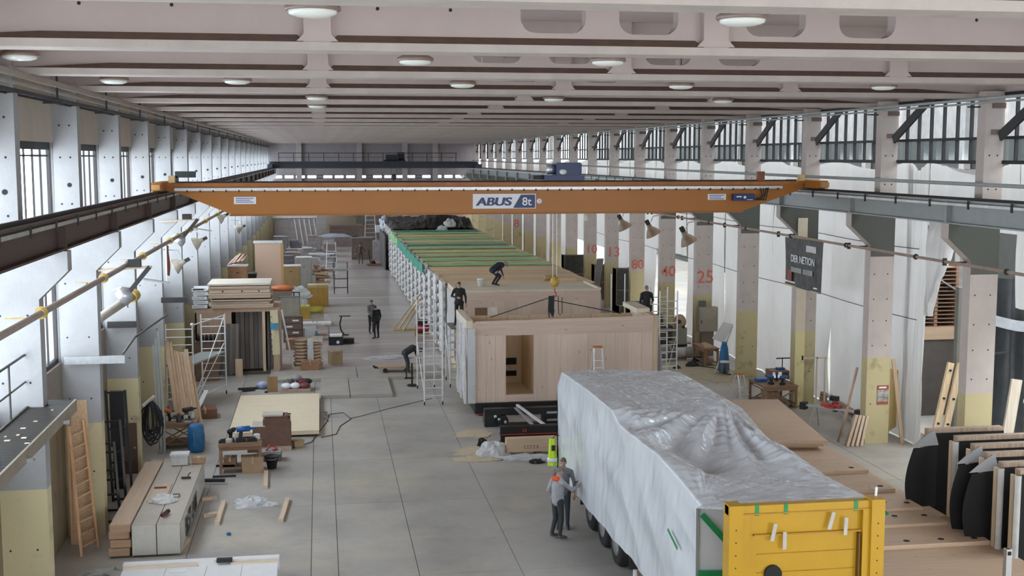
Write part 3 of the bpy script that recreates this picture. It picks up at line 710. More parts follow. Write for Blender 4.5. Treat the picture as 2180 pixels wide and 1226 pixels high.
# steel beams and gear under and before the module
def steel(name, lab, x, y, L, z, h, red=True, num='13'):
    t = thing(name, lab, 'steel beam', (x, y, z))
    MB().box(0, L, -.02, .30, h-.03, h).box(0, L, .1, .14, .03, h).box(0, L, -.02, .30, 0, .03).box(0, L, 0, .02, .03, h).build('beam', BLACK, t)
    if red:
        MB().box(.02, L, -.032, -.02, .0, .028).build('red_edge', REDL, t)
        text(num, h*.55, REDL, t, (.7, -.006, .08), FRONT, bold=.004)
    return t
steel('steel_beam', 'black steel beam with red lower edge directly under the open module', 5.36, 42.12, 6.6, .06, .38)
MB().box(0,6.4,.05,2.6,0,.36).build('support_block', BLACK, bpy.data.objects['steel_beam'])
steel('steel_beam', 'black steel beam with red lower edge lying in front of the wheeled dolly', 5.62, 37.75, 5.0, .30, .26)
steel('steel_beam', 'thin black and red steel beam at the bottom of the floor stack', 5.62, 37.7, 5.0, .04, .24, True, '')
t = thing('steel_dolly', 'black wheeled steel dolly with grey bars in front of the module', 'dolly', (5.45, 40.3, 0))
MB().box(0,3.6,0,.3,.42,.62).box(0,3.6,0,.3,.0,.08).box(0,.6,0,.5,.08,.42).box(2.0,3.2,-.05,.3,.06,.52).build('frame', BLACK, t)
for z in (.42,.16): MB().box(2.15,2.9,-.08,-.05,z,z+.07).build('light_bar', GALV, t)
MB().cyl((.2,-.05,.3),(.2,.4,.3),.16,n=12).cyl((.62,-.05,.2),(.62,.4,.2),.2,n=12).build('wheel', CABLE, t)
for k, x in enumerate((.35,.48,.7)): MB().sph((x,-.1,.38-.1*k),.06).build('clamp', GALV, t)
t = thing('steel_bar', 'loose silver steel bar lying diagonally over the dolly', 'bar', (6.6,39.0,0))
MB().beam((0,1.5,.70),(.62,-.7,.42),.09,.06).build('bar', ALU, t)
t = thing('steel_bar', 'second silver steel bar beside the diagonal one on the dolly', 'bar', (6.45,39.0,0))
MB().beam((.05,1.2,.66),(.42,-.7,.36),.1,.05).build('bar', GALV, t)
GLT = wood('glulam', (.70,.53,.36), 'x', .6, var=.1)
t = thing('timber_beam', 'pale planed timber beam with a printed stamp lying by the trailer tail', 'beam', (5.58,36.25,.1))
MB().box(0,2.6,0,.32,0,.42).build('beam', GLT, t); p = MB().box(.55,1.0,-.006,0,.10,.20).build('stamp', mat('stamp_grey', (.30,.25,.21), .7), t)
for k in range(4): MB().box(.58+k*.1,.65+k*.1,-.010,-.006,.12,.18).build('print_block', GLT, p)
MB().box(.9,1.1,.02,.3,-.1,0).box(2.1,2.3,.02,.3,-.1,0).build('spacer', mat('spacer', (.16,.11,.08), .8), t)
def crumple(name, lab, cat, loc, rx, ry, rz_, m, seed, rz=0, nu=22, nv=12, k=2.6):
    b = MB()
    def fn(u, v):
        a = 2*PI*u; ph = v*PI/2*.999
        rr = 1 + .42*nz(math.cos(a)*k+seed, math.sin(a)*k, v*k) + .22*nz(math.cos(a)*k*2.3, math.sin(a)*k*2.3+seed, v*5)
        return (rx*math.cos(ph)*math.cos(a)*rr, ry*math.cos(ph)*math.sin(a)*rr, max(0.0, rz_*math.sin(ph)*rr))
    b.grid(fn, nu, nv); o = b.build(name, m, None, loc, (0,0,rz)); return tag(o, lab, cat)
PLAST = film('clear_film', (.82,.83,.84), .35, .25, bump=.5, bs=9)
crumple('plastic_film', 'crumpled clear plastic film heaped at the end of the stamped beam', 'plastic film', (5.2,36.4,0), .5,.42,.36, PLAST, 1.)
crumple('plastic_film', 'flat strip of crumpled plastic film lying in front of the stamped beam', 'plastic film', (6.15,35.75,0), .95,.22,.14, PLAST, 4.)
crumple('black_bag', 'small black bag lying on the floor beside the plastic film strip', 'bag', (6.35,35.25,0), .25,.14,.1, CABLE, 7.)
crumple('black_bag', 'small black bag on top of the sawdust left of the plastic heap', 'bag', (5.0,37.6,0), .16,.14,.24, CABLE, 9.)
SAW = mat('sawdust', (.66,.55,.38), .95, var=.12, vs=6)
for (x,y,rx,ry,la) in ((5.05,36.9,.9,.8,'flat patch of sawdust left of the black steel beams'),(4.75,36.0,.8,.45,'flat patch of sawdust in front of the plastic heap'),(5.0,39.3,.6,.7,'flat patch of sawdust beside the wheeled dolly')):
    o = crumple('sawdust', la, 'sawdust', (x,y,0), rx,ry,.025, SAW, x); o['kind'] = 'stuff'; 

# ---- second module and the row behind it
m2 = thing('timber_module', 'roofed timber module with a bare front wall behind the open one', 'module', (5.75, 52.0, .3))
W2 = 6.45
for i in range(10): MB().box(.3+i*.615, .3+(i+1)*.615-.004, 0, .12, 0, 2.62).build('wall_board', CLT, m2)
MB().box(.3, W2, -.02, .14, 2.62, 3.04).build('header_beam', CLTH, m2)
MB().box(.85,1.40,-.012,.0,2.02,2.36).build('wall_opening', mat('opening_brown', (.26,.16,.09), .8), m2); MB().box(1.42,1.86,-.03,.0,2.02,2.37).build('pale_board', mat('board_pink', (.95,.84,.74), .8), m2)
MB().box(0, .3, -.02, 3.2, -.3, 3.04).build('side_wall', CLTL, m2)
MB().box(0, W2+.05, -.02, 3.15, 3.04, 3.08).build('roof_panel', wood('roof_pale', (.83,.76,.62), 'x'), m2)
MB().box(W2-.08, W2+.05, 0, 3.1, 3.08, 3.16).box(0,.15,0,3.1,3.08,3.16).box(0,W2,-.02,.06,3.08,3.12).build('edge_strip', wood('cap_pale', (.82,.74,.60), 'y'), m2)
MB().box(W2, W2+.04, 0, 3.1, 0, 3.0).build('side_wall', wood('clt_right', (.7,.56,.4), 'z'), m2)
def fo2(u, v): return (W2+.06+.25*(1-v)*(1-u), 3.1*u, .2+2.7*v)
MB().grid(fo2, 10, 10).build('side_foil', TARPB, m2, smooth=True)
def foilL(u, v): return (-.04 - .06*abs(nz(u*5, v*3, 2)) , -.02+3.1*u, .05+2.9*v)
MB().grid(foilL, 20, 14).build('side_foil', FOILW, m2, smooth=True)

GREENF = film('green_membrane', (.44,.84,.36), .1, .3, bump=.5, bs=6)
GREENL = film('pale_green_membrane', (.80,.90,.44), .1, .35, bump=.5, bs=6)
TEALF = film('teal_membrane', (.10,.50,.36), .1, .3, bump=.5, bs=6)
ords = ['third','fourth','fifth','sixth','seventh','eighth','ninth','tenth','eleventh','twelfth','thirteenth','fourteenth','fifteenth','sixteenth','seventeenth','eighteenth','nineteenth','twentieth','twenty-first']
bodym = MB().box(0,6.9,.02,3.0,-.3,3.0).mesh('body', CLT)
sidem = MB().box(-.06,0,.02,3.0,0,3.02).mesh('side_panel', mat('side_grey', (.15,.145,.15), .7, var=.12, vs=3))
bat = MB().box(-.22,-.06,-.75,.75,-.25,3.12)
for k in range(7):
    for e in (-.75,.75): bat.sph((-.2,e,.05+k*.46),.11,6,4)
bat = bat.mesh('side_batten', BATT)
roofb = MB().box(0,6.95,0,.74,0,.045).mesh('roof_board', ROOFW)
N_ = 19
for i in range(N_):
    y = 55.25 + i*3.03
    far = i >= 15
    la = ords[i] + ' timber module counted from the open front one, ' + ('roof of bare boards' if i < 3 else 'roof under green membrane' if i < 14 else 'roof under black tarpaulin')
    t = thing('timber_module', la, 'module', (5.72, y, .3), 0, 'timber modules standing in one long row')
    obj('body', bodym, t); obj('side_panel', sidem, t)
    obj('side_batten', bat, t, (0,1.0+random.uniform(-.12,.12), random.uniform(-.05,.08)))
    for k in range(4): obj('roof_board', roofb, t, (random.uniform(-.04,.04), .02+k*.75, 3.0+random.uniform(0,.025)))
    if 3 <= i < 14:
        def mem(u, v, y0=i):
            w = .10*nz(u*4, y0*3.1) 
            xx = -.12 + 6.9*u + (.15 if v < .1 or v > .9 else 0)*nz(u*20, y0)
            return (xx, .15 + (1.75+.9*nz(y0*7.7, 1))*v + w, 3.075 + .03*abs(nz(u*14, v*4, y0)) + .02*ridge(u*5, v*9, y0))
        MB().grid(mem, 50, 8).build('membrane', (GREENF, GREENL, GREENF, TEALF, GREENL)[i % 5] if i not in (3,4) else GREENF, t, smooth=True)
        if i < 13:
            def ov(u, v, y0=i): return (-.36 - .08*abs(nz(u*7, v*5, y0)), .1+2.8*u, 3.17 - (.55+.25*nz(u*3, y0))*v)
            MB().grid(ov, 14, 6).build('membrane_overhang', TEALF if i < 10 else GREENF, t, smooth=True)
# black tarpaulin heap
TARPK = mat('black_tarp', (.022,.024,.022), .32, var=.2, vs=3, bump=.5, bs=5)
def heap(u, v):
    x = 5.6 + 6.9*u; y = 97.0 + 15.5*v
    h = .25 + 1.05*math.exp(-((u-.62)/.24)**2)*math.exp(-((v-.25)/.4)**2) + .35*math.exp(-((u-.93)/.06)**2)*math.exp(-((v-.15)/.3)**2)
    h *= min(1, u*14, (1-u)*20)*min(1, v*8+.15)
    return (x, y, 3.40 + h*(1+.35*nz(u*9, v*9)) + .28*abs(nz(u*14, v*11, 3))*min(1,u*14,(1-u)*20))
o = MB().grid(heap, 70, 40).build('black_tarpaulin', TARPK, smooth=False); tag(o, 'heap of black tarpaulin with white scraps on the far end of the module row', 'tarpaulin')
crumple('white_film_scrap', 'white film scrap caught on the black tarpaulin heap', 'plastic film', (10.3,97.3,3.62), .5,.5,.55, PLAST, 2.2)
crumple('white_film_scrap', 'low white film scrap at the front edge of the black tarpaulin', 'plastic film', (9.7,96.9,3.4), .45,.3,.3, PLAST, 5.2)
crumple('white_film_scrap', 'bluish white film hanging at the far left corner of the module row', 'plastic film', (5.6,109,3.0), .35,3,.8, TARPB, 3.2)
t = thing('grey_sheet', 'dark grey upright panel leaning at the far left side of the module row', 'panel', (5.2, 99, 0))
MB().box(-.05,.05,0,8.5,0,2.9).build('board', mat('panel_grey', (.10,.095,.09), .6), t)
MB().box(-.4,.0,8.2,9.2,2.6,3.2).build('white_top', SIGNW, t)
o = crumple('white_bucket', 'x', 'bucket', (8.1,53.9,3.38), .2,.2,.3, BATT, 1.); bpy.data.objects.remove(o)
t = thing('bucket', 'white plastic bucket on the roof beside the crouching worker', 'bucket', (7.15,54.0,3.385))
MB().lathe([(.15,0),(.19,.32),(.205,.33),(.205,.37),(.18,.37)], n=14).build('pail', BATT, t, smooth=True)
MB().tube([(-.2,0,.34),(-.12,-.16,.28),(.12,-.16,.28),(.2,0,.34)], .008, 5).build('handle', GALV, t)
t = thing('timber_offcut', 'short brown timber roll and offcuts beside the crane hook on the roof', 'timber', (11.0,56.3,3.35))
MB().cyl((-.5,0,.14),(.1,.2,.14),.14,n=12).build('roll', wood('roll', (.50,.33,.17), 'x'), t, smooth=True)
MB().beam((.1,0,.06),(1.0,.1,.06),.3,.12).build('offcut', ROOFW, t)
# aluminium stepladder leaning against the front module wall
def stepladder(lab, loc, h=1.9, rz=0., w=.5, spread=.55):
    t = thing('stepladder', lab, 'ladder', loc, rz)
    for s in (-1,1):
        MB().beam((s*w*.5,-spread,0),(s*w*.28,-.05,h),.05,.025).build('front_rail', ALU, t)
        MB().beam((s*w*.55,spread,0),(s*w*.28,.05,h),.04,.025).build('rear_rail', ALU, t)
    for k in range(1,int(h/.26)):
        f = k*.26/h; MB().box(-w*(.5-.22*f),w*(.5-.22*f),-spread*(1-f)-.09,-spread*(1-f)+.03,k*.26-.015,k*.26+.01).build('step', ALU, t)
    MB().box(-w*.32,w*.32,-.12,.1,h,h+.05).build('top_platform', mat('ladder_orange', (.62,.20,.05), .5), t)
    return t
stepladder('aluminium stepladder with orange top standing against the open module', (9.62,41.3,0), 2.5)
# ------------------------------------------------------------------ semi-trailer with a wrapped load
YEL = mat('trailer_yellow', (.56,.315,.012), .38, var=.06, vs=1.2)
YELD = mat('trailer_yellow_shaded', (.50,.27,.012), .4)  # darker copy of the yellow: shade on seams and lip put into the colour
TYRE = mat('tyre', (.022,.022,.023), .75, bump=.3, bs=40)
RIM = mat('rim', (.50,.48,.45), .5, .2, var=.2, vs=8)
TRS = mat('trailer_chassis', (.03,.03,.032), .55)
tr = thing('semi_trailer', 'yellow fronted semi-trailer standing under the white wrapped load', 'trailer', (0,0,0))
MB().box(6.3,8.6,17.75,31.0,1.05,1.2).box(6.9,7.05,18,31,.75,1.05).box(7.85,8.0,18,31,.75,1.05).build('chassis', TRS, tr)
MB().box(6.3,8.6,30.9,31.0,.7,1.05).build('rear_bumper', TRS, tr)
def wheel(x, y, s):
    w = MB().lathe([(.28,-.19),(.46,-.19),(.51,-.14),(.52,0),(.51,.14),(.46,.19),(.28,.19)], n=24, cap=False)
    w.xf(Matrix.Translation((x,y,.52)) @ Matrix.Rotation(R(90),4,'Y')); o = w.build('tyre', TYRE, tr, smooth=True)
    r = MB().lathe([(.02,.10),(.09,.10),(.11,.04),(.24,.03),(.29,.17),(.28,.19),(.3,.19)] if s < 0 else [(.3,-.19),(.28,-.19),(.24,-.03),(.02,-.1)], n=20, cap=False)
    r.xf(Matrix.Translation((x,y,.52)) @ Matrix.Rotation(R(-90 if s < 0 else 90)*1,4,'Y')); r.build('rim', RIM, o, smooth=True)
    for k in range(10):
        a = 2*PI*k/10; MB().cyl((x+s*.06,y+.19*math.cos(a),.52+.19*math.sin(a)),(x+s*.11,y+.19*math.cos(a),.52+.19*math.sin(a)),.018,n=6).build('wheel_nut', GALV, o)
for y in (25.85,27.18,28.5):
    wheel(6.66, y, -1); wheel(8.3, y, 1)
    MB().cyl((6.66,y,.52),(8.3,y,.52),.07,n=8).build('axle', TRS, tr)
    MB().grid(lambda u, v: (6.46+.42*v, y+.60*math.cos(PI*u), .58+.60*math.sin(PI*u)), 12, 1).build('mudguard', TRS, tr)
for y in (24.7, 29.7): MB().box(6.5,6.85,y,y+.04,.3,1.05).build('mudflap', CABLE, tr)
t = thing('wood_chock', 'wooden block and white bottle standing on the floor beside the rear trailer wheel', 'block', (6.75,24.75,0))
MB().box(-.05,.45,-.2,.3,0,.16).build('block', wood('chock', (.66,.46,.28), 'x'), t); MB().cyl((-.12,-.05,0),(-.12,-.05,.3),.06,.045,n=10).build('bottle', SIGNW, t)
# yellow headboard
hb = MB().box(6.3,8.5,17.42,17.5,1.2,3.80).build('headboard', YEL, tr)
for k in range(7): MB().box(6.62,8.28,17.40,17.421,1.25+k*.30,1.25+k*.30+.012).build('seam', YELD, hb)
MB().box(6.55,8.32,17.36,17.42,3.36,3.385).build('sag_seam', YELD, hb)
MB().box(6.12,8.66,17.34,17.5,3.72,3.86).build('top_rail', YEL, tr)
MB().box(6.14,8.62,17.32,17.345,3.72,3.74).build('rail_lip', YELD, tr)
for x0, x1 in ((6.12,6.34),(8.44,8.66)):
    p = MB().box(x0,x1,17.28,17.56,1.1,3.88).build('corner_post', YEL, tr)
    q = MB().box(x0+(.22 if x0 < 7 else -.12),x1+(.12 if x0 < 7 else -.22),17.33,17.42,1.15,3.74).build('inner_post', YEL, tr)
    for k in range(12): MB().cyl(((x0+x1)/2,17.275,1.3+k*.2),((x0+x1)/2,17.285,1.3+k*.2),.012,n=6).build('post_hole', HOLE, p)
MB().box(8.26,8.285,17.33,17.42,1.2,3.34).build('panel_edge', mat('edge_brown', (.16,.07,.01), .6), hb)
MB().cyl((6.88,17.36,2.74),(6.88,17.44,2.74),.14,n=18).build('round_hole', HOLE, hb)
TAPE = mat('silver_tape', (.55,.52,.47), .4, .2, var=.1)
for x, z, a in ((7.08,3.42,.2),(7.26,3.28,.0),(8.02,3.56,.25),(8.26,3.46,.05)):
    b = MB().box(-.03,.03,-.003,.003,-.14,.14); b.build('tape_strip', TAPE, hb, (x-.22,17.335,z), (0,a,0))
GTAPE = mat('green_tape', (.015,.30,.10), .4, var=.15, vs=12)
MB().beam((8.60,17.5,3.85),(8.61,17.5,4.02),.03,.03).build('white_rod', SIGNW, tr)

# the white film wrapped around the load
def itp(tab, y):
    for (a, p), (b, q) in zip(tab[:-1], tab[1:]):
        if a <= y <= b:
            f = (y-a)/(b-a); return tuple(p[i]*(1-f)+q[i]*f for i in range(len(p)))
    return tab[0][1] if y < tab[0][0] else tab[-1][1]
LT = [(17.6,(6.18,3.78)),(18.9,(6.22,3.42)),(20.5,(6.26,3.50)),(21.8,(6.26,3.58)),(24.4,(6.27,3.50)),(24.9,(6.26,3.52)),(25.4,(6.25,3.68)),(28,(6.25,3.66)),(31.0,(6.25,3.54)),(31.25,(6.28,3.42))]
RT = [(17.6,(8.72,3.66)),(18,(8.76,3.67)),(20.3,(8.98,3.46)),(22.5,(9.25,3.36)),(23.7,(9.32,3.20)),(24.9,(9.42,3.32)),(26.3,(9.55,3.44)),(31.0,(9.5,3.45)),(31.25,(9.45,3.36))]
LOADF = mat('load_film', (.70,.735,.78), .12, var=.04, vs=.8, bump=.22, bs=5, spec=1.0)
def crinkle(m, sc, st):
    nt = m.node_tree; N = nt.nodes; L = nt.links; b = N['Principled BSDF']; bp0 = b.inputs['Normal'].links[0].from_node
    tc = N.new('ShaderNodeTexCoord'); no = N.new('ShaderNodeTexNoise'); no.inputs['Scale'].default_value = 1.3; no.inputs['Detail'].default_value = 3
    L.new(tc.outputs['Object'], no.inputs['Vector']); ad = N.new('ShaderNodeVectorMath'); ad.operation = 'MULTIPLY_ADD'; ad.inputs[1].default_value = (.9,.9,.9)
    L.new(no.outputs['Color'], ad.inputs[0]); L.new(tc.outputs['Object'], ad.inputs[2])
    vo = N.new('ShaderNodeTexVoronoi'); vo.inputs['Scale'].default_value = sc; L.new(ad.outputs[0], vo.inputs['Vector'])
    ge = N.new('ShaderNodeNewGeometry'); sp = N.new('ShaderNodeSeparateXYZ'); L.new(ge.outputs['Normal'], sp.inputs[0])
    mr = N.new('ShaderNodeMapRange'); mr.inputs[1].default_value = .3; mr.inputs[2].default_value = .8; mr.inputs[3].default_value = .12; mr.inputs[4].default_value = 1
    L.new(sp.outputs[2], mr.inputs[0]); mu = N.new('ShaderNodeMath'); mu.operation = 'MULTIPLY'; mu.inputs[1].default_value = st; L.new(mr.outputs[0], mu.inputs[0])
    bp = N.new('ShaderNodeBump'); bp.inputs['Distance'].default_value = .09; L.new(mu.outputs[0], bp.inputs['Strength']); L.new(vo.outputs['Distance'], bp.inputs['Height'])
    L.new(bp0.outputs[0], bp.inputs['Normal']); L.new(bp.outputs[0], b.inputs['Normal'])
crinkle(LOADF, 1.7, .45)      # the film is pulled smooth down the sides and lies crumpled on top
def load(s, t_):
    y = 17.62 + 13.66*t_
    (xl, zl), (xr, zr) = itp(LT, y), itp(RT, y)
    hem = 1.10 - .28*t_ + .05*nz(y*1.3, 2) if y > 18.92 else 9
    if s < .3:
        f = s/.3; x = xl - .06*(1-f) ; hem = min(hem, zl-.04) ; z = hem + (zl-hem)*f
        w = .06*nz(y*.6, z*.5, 5) + .007*ridge(y*1.9+z*.8, z*.3, 1) + .006*nz(y*4.5, z*.6, 9) + .03*ridge(y*.4-z*.8, z*.3+y*.15, 12) + .05*ridge(y*.8+z*1.0, 3.3)*math.exp(-((z-2.3-(y-24)*.08)/.35)**2)
        return (x - w*min(1, (1-f)*9+.15), y, z)
    if s > .7:
        f = (1-s)/.3; x = xr + .05*(1-f); hem = min(hem, zr-.04); z = hem + (zr-hem)*f
        return (x + .05*nz(y*1.6, z*.4, 11)*min(1,(1-f)*9), y, z)
    f = (s-.3)/.4; x = xl + (xr-xl)*f; z = zl + (zr-zl)*f
    edge = min(1, f*9, (1-f)*9)
    flat = 1/(1+math.exp(-(y-25.3)*5))            # flat module roof at the far part, sagging film nearer
    sag = .42*math.exp(-((f-.30)/.20)**2)*math.exp(-((y-22.6)/1.6)**2) + .24*math.exp(-((f-.55)/.25)**2)*math.exp(-((y-21.6)/1.9)**2)
    pk = .22*math.exp(-((f-.80)/.10)**2)*math.exp(-((y-25.5)/.7)**2)
    # folds that fan out from the peak at the far right and from the near left corner
    a1 = math.atan2(x-9.0, 26.2-y+.01); r1 = math.hypot(x-9.0, y-26.2)
    a2 = math.atan2(x-6.25, y-18.9+.01); r2 = math.hypot(x-6.25, y-18.9)
    fold = .085*ridge(a1*7.5, r1*.12, 1)*min(1, r1*.5)*math.exp(-(r1/6.0)**2) + .07*ridge(a2*7.5, r2*.15, 8)*math.exp(-(r2/2.6)**2)
    loose = (1-flat)*(-sag + fold*2.2 + .05*ridge(x*1.3+y*.6, y*.4-x*.2, 4) + .05*ridge(x*2.2+y*2.6, y*.35-x*.3, 14) + .012*ridge(x*5+y*4, y*1.0-x*.8, 24)) * min(1, max(.25, (y-18.6)/2.6)) 
    tight = flat*(.05*ridge(x*1.1, y*.9, 2) + .022*ridge(x*4+y, y*3.4-x, 6) + .012*nz(x*9, y*9, 6))
    nearf = min(1, max(0, (y-17.8)/1.2))
    return (x, y, z + pk*edge + edge*(loose*nearf + tight))
wl_ = thing('wrapped_load', 'long load wrapped in white plastic film on the semi-trailer', 'wrapped load', (0,0,0))
MB().grid(load, 240, 290).build('film_cover', LOADF, wl_, smooth=True)
def endcap(yc, fr):
    pts = [load(i/240, fr) for i in range(241)]
    b = MB(); n = len(pts); c = 1.0
    b.add([p for p in pts] + [(p[0], p[1], pts[0][2]) for p in pts], [(i, i+1, n+i+1, n+i) for i in range(n-1)]); return b
endcap(31.25, 1.).build('film_end', LOADF, wl_, smooth=False)
endcap(18.95, (18.96-17.62)/13.66).build('film_end', LOADF, wl_, smooth=False)
# film flap at the near left corner with green tape
def flap(u, v): return (6.2 - .1*math.sin(v*3) + .02*nz(u*4,v*5), 17.45+1.5*u, 3.35 - 2.3*v)
def tape(p, q, w, up=(0,0,1), nm='green_tape'): MB().beam(p, q, .012, w, up=up).build(nm, GTAPE, wl_)
tape((6.2,18.86,3.28),(6.7,18.86,2.72),.10)
tape((6.10,20.5,2.52),(6.10,19.9,2.36),.05)
tape((6.15,18.86,2.27),(6.7,18.86,2.25),.10)
for x in (6.58,7.05,8.2): MB().box(x-.03,x+.03,17.33,17.36,3.70,3.87).build('green_tape', GTAPE, wl_)
MB().beam((8.75,17.9,3.72),(8.79,17.5,3.56),.09,.02).build('green_tape', GTAPE, wl_)
def rflap(u, v): return (8.72+.08*math.sin(u*3), 17.45+.5*u, 3.62-2.5*v)
MB().grid(rflap, 6, 10).build('film_corner', SIGNW, wl_, smooth=True)
for x, y, r in ((7.0,29.3,.35),(7.9,28.6,.4),(8.4,29.8,.3),(7.4,27.4,.35),(8.9,27.6,.3)):
    pass
# ------------------------------------------------------------------ big timber panels lying right of the trailer
PAN = wood('panel_face', (.57,.415,.29), 'x', .55, var=.09, rnd=.07)
def panel(lab, x0, x1, y0, y1, z0, th, rz=0., holes=(), nm='timber_slab'):
    t = thing(nm, lab, 'panel', (x1, y0, z0), rz, 'timber panels stacked beside the trailer')
    MB().box(x0-x1, 0, 0, y1-y0, 0, th).build('board', PAN, t)
    MB().box(x0-x1, 0.012, -.012, .0, .0, th).box(0, .012, 0, y1-y0, 0, th).build('pale_edge', wood('panel_edge', (.66,.51,.36), 'x'), t)
    for hx, hy in holes: MB().cyl((hx-x1, hy-y0, th-.002), (hx-x1, hy-y0, th+.004), .075, n=14).build('round_hole', HOLE, t)
    return t
panel('lowest timber panel, nearest the camera at the bottom right corner', 9.3,15.25,20.3,36.5,.18,.14)
panel('timber panel one step up, its front edge with three holes', 9.3,15.1,24.98,36.5,.325,.1, holes=((13.2,25.25),(14.05,25.25),(14.85,25.2)))
panel('timber panel second step up, with two dark holes beside the white film corner', 9.3,14.72,26.2,36.5,.43,.08, holes=((13.7,26.85),(14.45,26.8)))
panel('timber panel third step up from the nearest one', 9.3,14.6,27.2,36.5,.515,.08, holes=((13.85,27.75),(14.4,27.6)))
panel('timber panel fourth step up, with a single hole near its corner', 9.3,14.55,28.55,36.5,.60,.085, holes=((14.3,28.85),))
panel('timber panel fifth step up, below the high far stack', 9.3,14.55,30.1,36.5,.69,.09, holes=((14.2,30.4),))
for k, (dz, dx, dy, la) in enumerate(((0,-.12,.35,'bottom timber panel of the high far stack with a dark gap under it'),(.1,-.06,.12,'middle timber panel of the high far stack'),(.2,0,0,'topmost large timber panel with pale edges in front of the yellow columns'))):
    panel(la, 11.0+dx, 14.32+dx, 32.3+dy, 38.3, .785+dz, .095, R(-8))
for y in (21,24,28,32,36):
    for x in (10,12.4,14.8):
        pass
t = thing('timber_bearers', 'dark squared bearers under the lowest timber panel', 'bearers', (0,0,0))
for y in (21,25,29,33,36): MB().box(9.5,15.1,y,y+.12,0,.18).build('bearer', wood('bearer', (.30,.21,.14), 'x'), t)
t = thing('steel_post', 'short galvanised square post standing in the bottom right corner', 'post', (13.47,21.6,0))
MB().box(-.06,.06,-.06,.06,.33,1.42).build('tube', GALV, t); MB().box(-.04,.04,-.063,-.06,1.30,1.38).box(-.04,.04,-.04,.04,1.42,1.425).build('slot', HOLE, t); MB().box(-.12,.12,-.12,.12,.322,.335).build('foot_plate', GALV, t)

# ------------------------------------------------------------------ wall panels with black membrane, standing on edge
BLKM = mat('black_membrane', (.010,.010,.011), .75, var=.1)
GRYM = mat('grey_membrane_back', (.36,.37,.38), .6, var=.05)
TOPW = wood('edge_grain', (.60,.47,.36), 'z', .65, var=.22, rnd=.06)
specs = [(27.95,2.36,14.98,1),(26.75,2.44,15.1,0),(26.0,2.42,15.12,1),(25.42,2.36,15.12,1),(24.75,2.30,15.1,0),(24.72-.62,2.30,15.12,0)]
labs = ['farthest upright wall panel with a large black membrane flap and grey fold','second farthest upright wall panel with white end and black membrane','third farthest upright wall panel with knotty top edge','fourth upright wall panel with a wide black membrane flap','fifth upright wall panel, thin end beside a black membrane','nearest upright wall panel cut off by the right edge of the photo']
for (y, h, x0, fl_), la in zip(specs, labs):
    t = thing('membrane_panel', la, 'panel', (x0, y, 0), 0, 'upright wall panels with black membrane')
    L = 17.15 - x0
    MB().box(.12, L, 0, .2, .08, h).build('core', TOPW, t)
    MB().box(0, .05, .02, .18, .0, h-.12).build('end_batten', wood('pale_batten', (.80,.66,.46), 'z'), t)
    MB().box(.06, .11, .03, .2, .0, h-.3).build('end_batten', wood('pale_batten', (.80,.66,.46), 'z'), t)
    MB().box(.12, L, -.03, -.005, .08, h-.1).build('membrane', BLKM, t)
    for xx in (.4, L-.5): MB().box(xx-.05, xx+.05, 0, .2, 0, .08).build('foot_block', PAN, t)
    if fl_:
        def fl2(u, v):
            b = .55*math.sin(PI*min(1, v*1.15+.12))*(1-u)
            return (.35*u - .50*(1-u)*(.6+.4*math.sin(v*2.6)) + 0, -.06 - .16*math.sin(PI*u)*.8, h-.45 - (h-.82)*v + .12*u*(1-v))
        MB().grid(fl2, 10, 14).build('membrane_flap', BLKM, t, smooth=True)
        b = MB(); b.add([(-.40,-.10,h-.42),(.30,-.2,h-.36),(.26,-.05,h+.0),(-.05,-.08,h-.15)], [(0,1,2,3)]); b.build('folded_flap', GRYM, t)
    else:
        MB().grid(lambda u, v: (-.03+.16*u, -.05-.06*math.sin(PI*u), h-.1-(h-.2)*v), 6, 8).build('grey_wrap', mat('white_wrap', (.70,.71,.70), .5), t, smooth=True)

# ------------------------------------------------------------------ things along the right-hand columns
o = thing('poster', 'red and grey printed poster on the column left of the torn bay', 'poster', (17.62,35.985,1.28))
MB().box(0,.38,-.012,0,0,.62).build('sheet', mat('poster_ink', (.55,.53,.50), .5, dark=(.08,.07,.07), vs=7, var=.5), o)
MB().box(0,.38,-.016,-.012,.48,.62).box(0,.38,-.016,-.012,0,.09).build('red_band', mat('poster_red', (.42,.08,.04), .5), o)
MB().box(.05,.3,-.019,-.016,.53,.58).build('title_line', SIGNW, o)
# dark banner hung from the pipe
bn = thing('hanging_banner', 'dark grey banner with white lettering hanging from the right pipe', 'banner', (16.6, 41.55, 4.66))
BAN = mat('banner_grey', (.10,.095,.09), .6, var=.3, vs=3)
def ban(u, v): return (.05*math.sin(u*5+v*2), -3.5*u + .35*u*v*.8, 1.68*(1-v) + .04*u*(1-2*v))
MB().grid(ban, 16, 10).build('cloth', BAN, bn, smooth=True)
MB().beam((.0,-.1,.12),(.0,-2.95,.10),.03,.05).build('white_stripe', SIGNW, bn)
MB().beam((0,0,-.02),(0,-3.15,-.03),.05,.05).build('bottom_bar', wood('bar', (.72,.55,.36), 'y'), bn)
LROT = (R(90), 0, R(-90))
text('DER NETION', .36, SIGNW, bn, (-.07,-.75,.86), LROT, bold=.003); MB().box(-.075,-.065,-1.75,-.8,.5,.68).build('print_line', mat('ban_light', (.33,.33,.32), .6), bn); MB().box(-.075,-.065,-2.7,-1.85,.5,.68).build('print_line', mat('ban_light', (.33,.33,.32), .6), bn)
MB().box(-.07,-.06,-2.95,-2.1,1.3,1.52).build('logo_plate', mat('logo_pale', (.6,.6,.6), .5), bn)
MB().box(-.07,-.06,-.85,-.45,.15,.55).build('red_block', mat('dull_red', (.30,.07,.05), .6), bn)
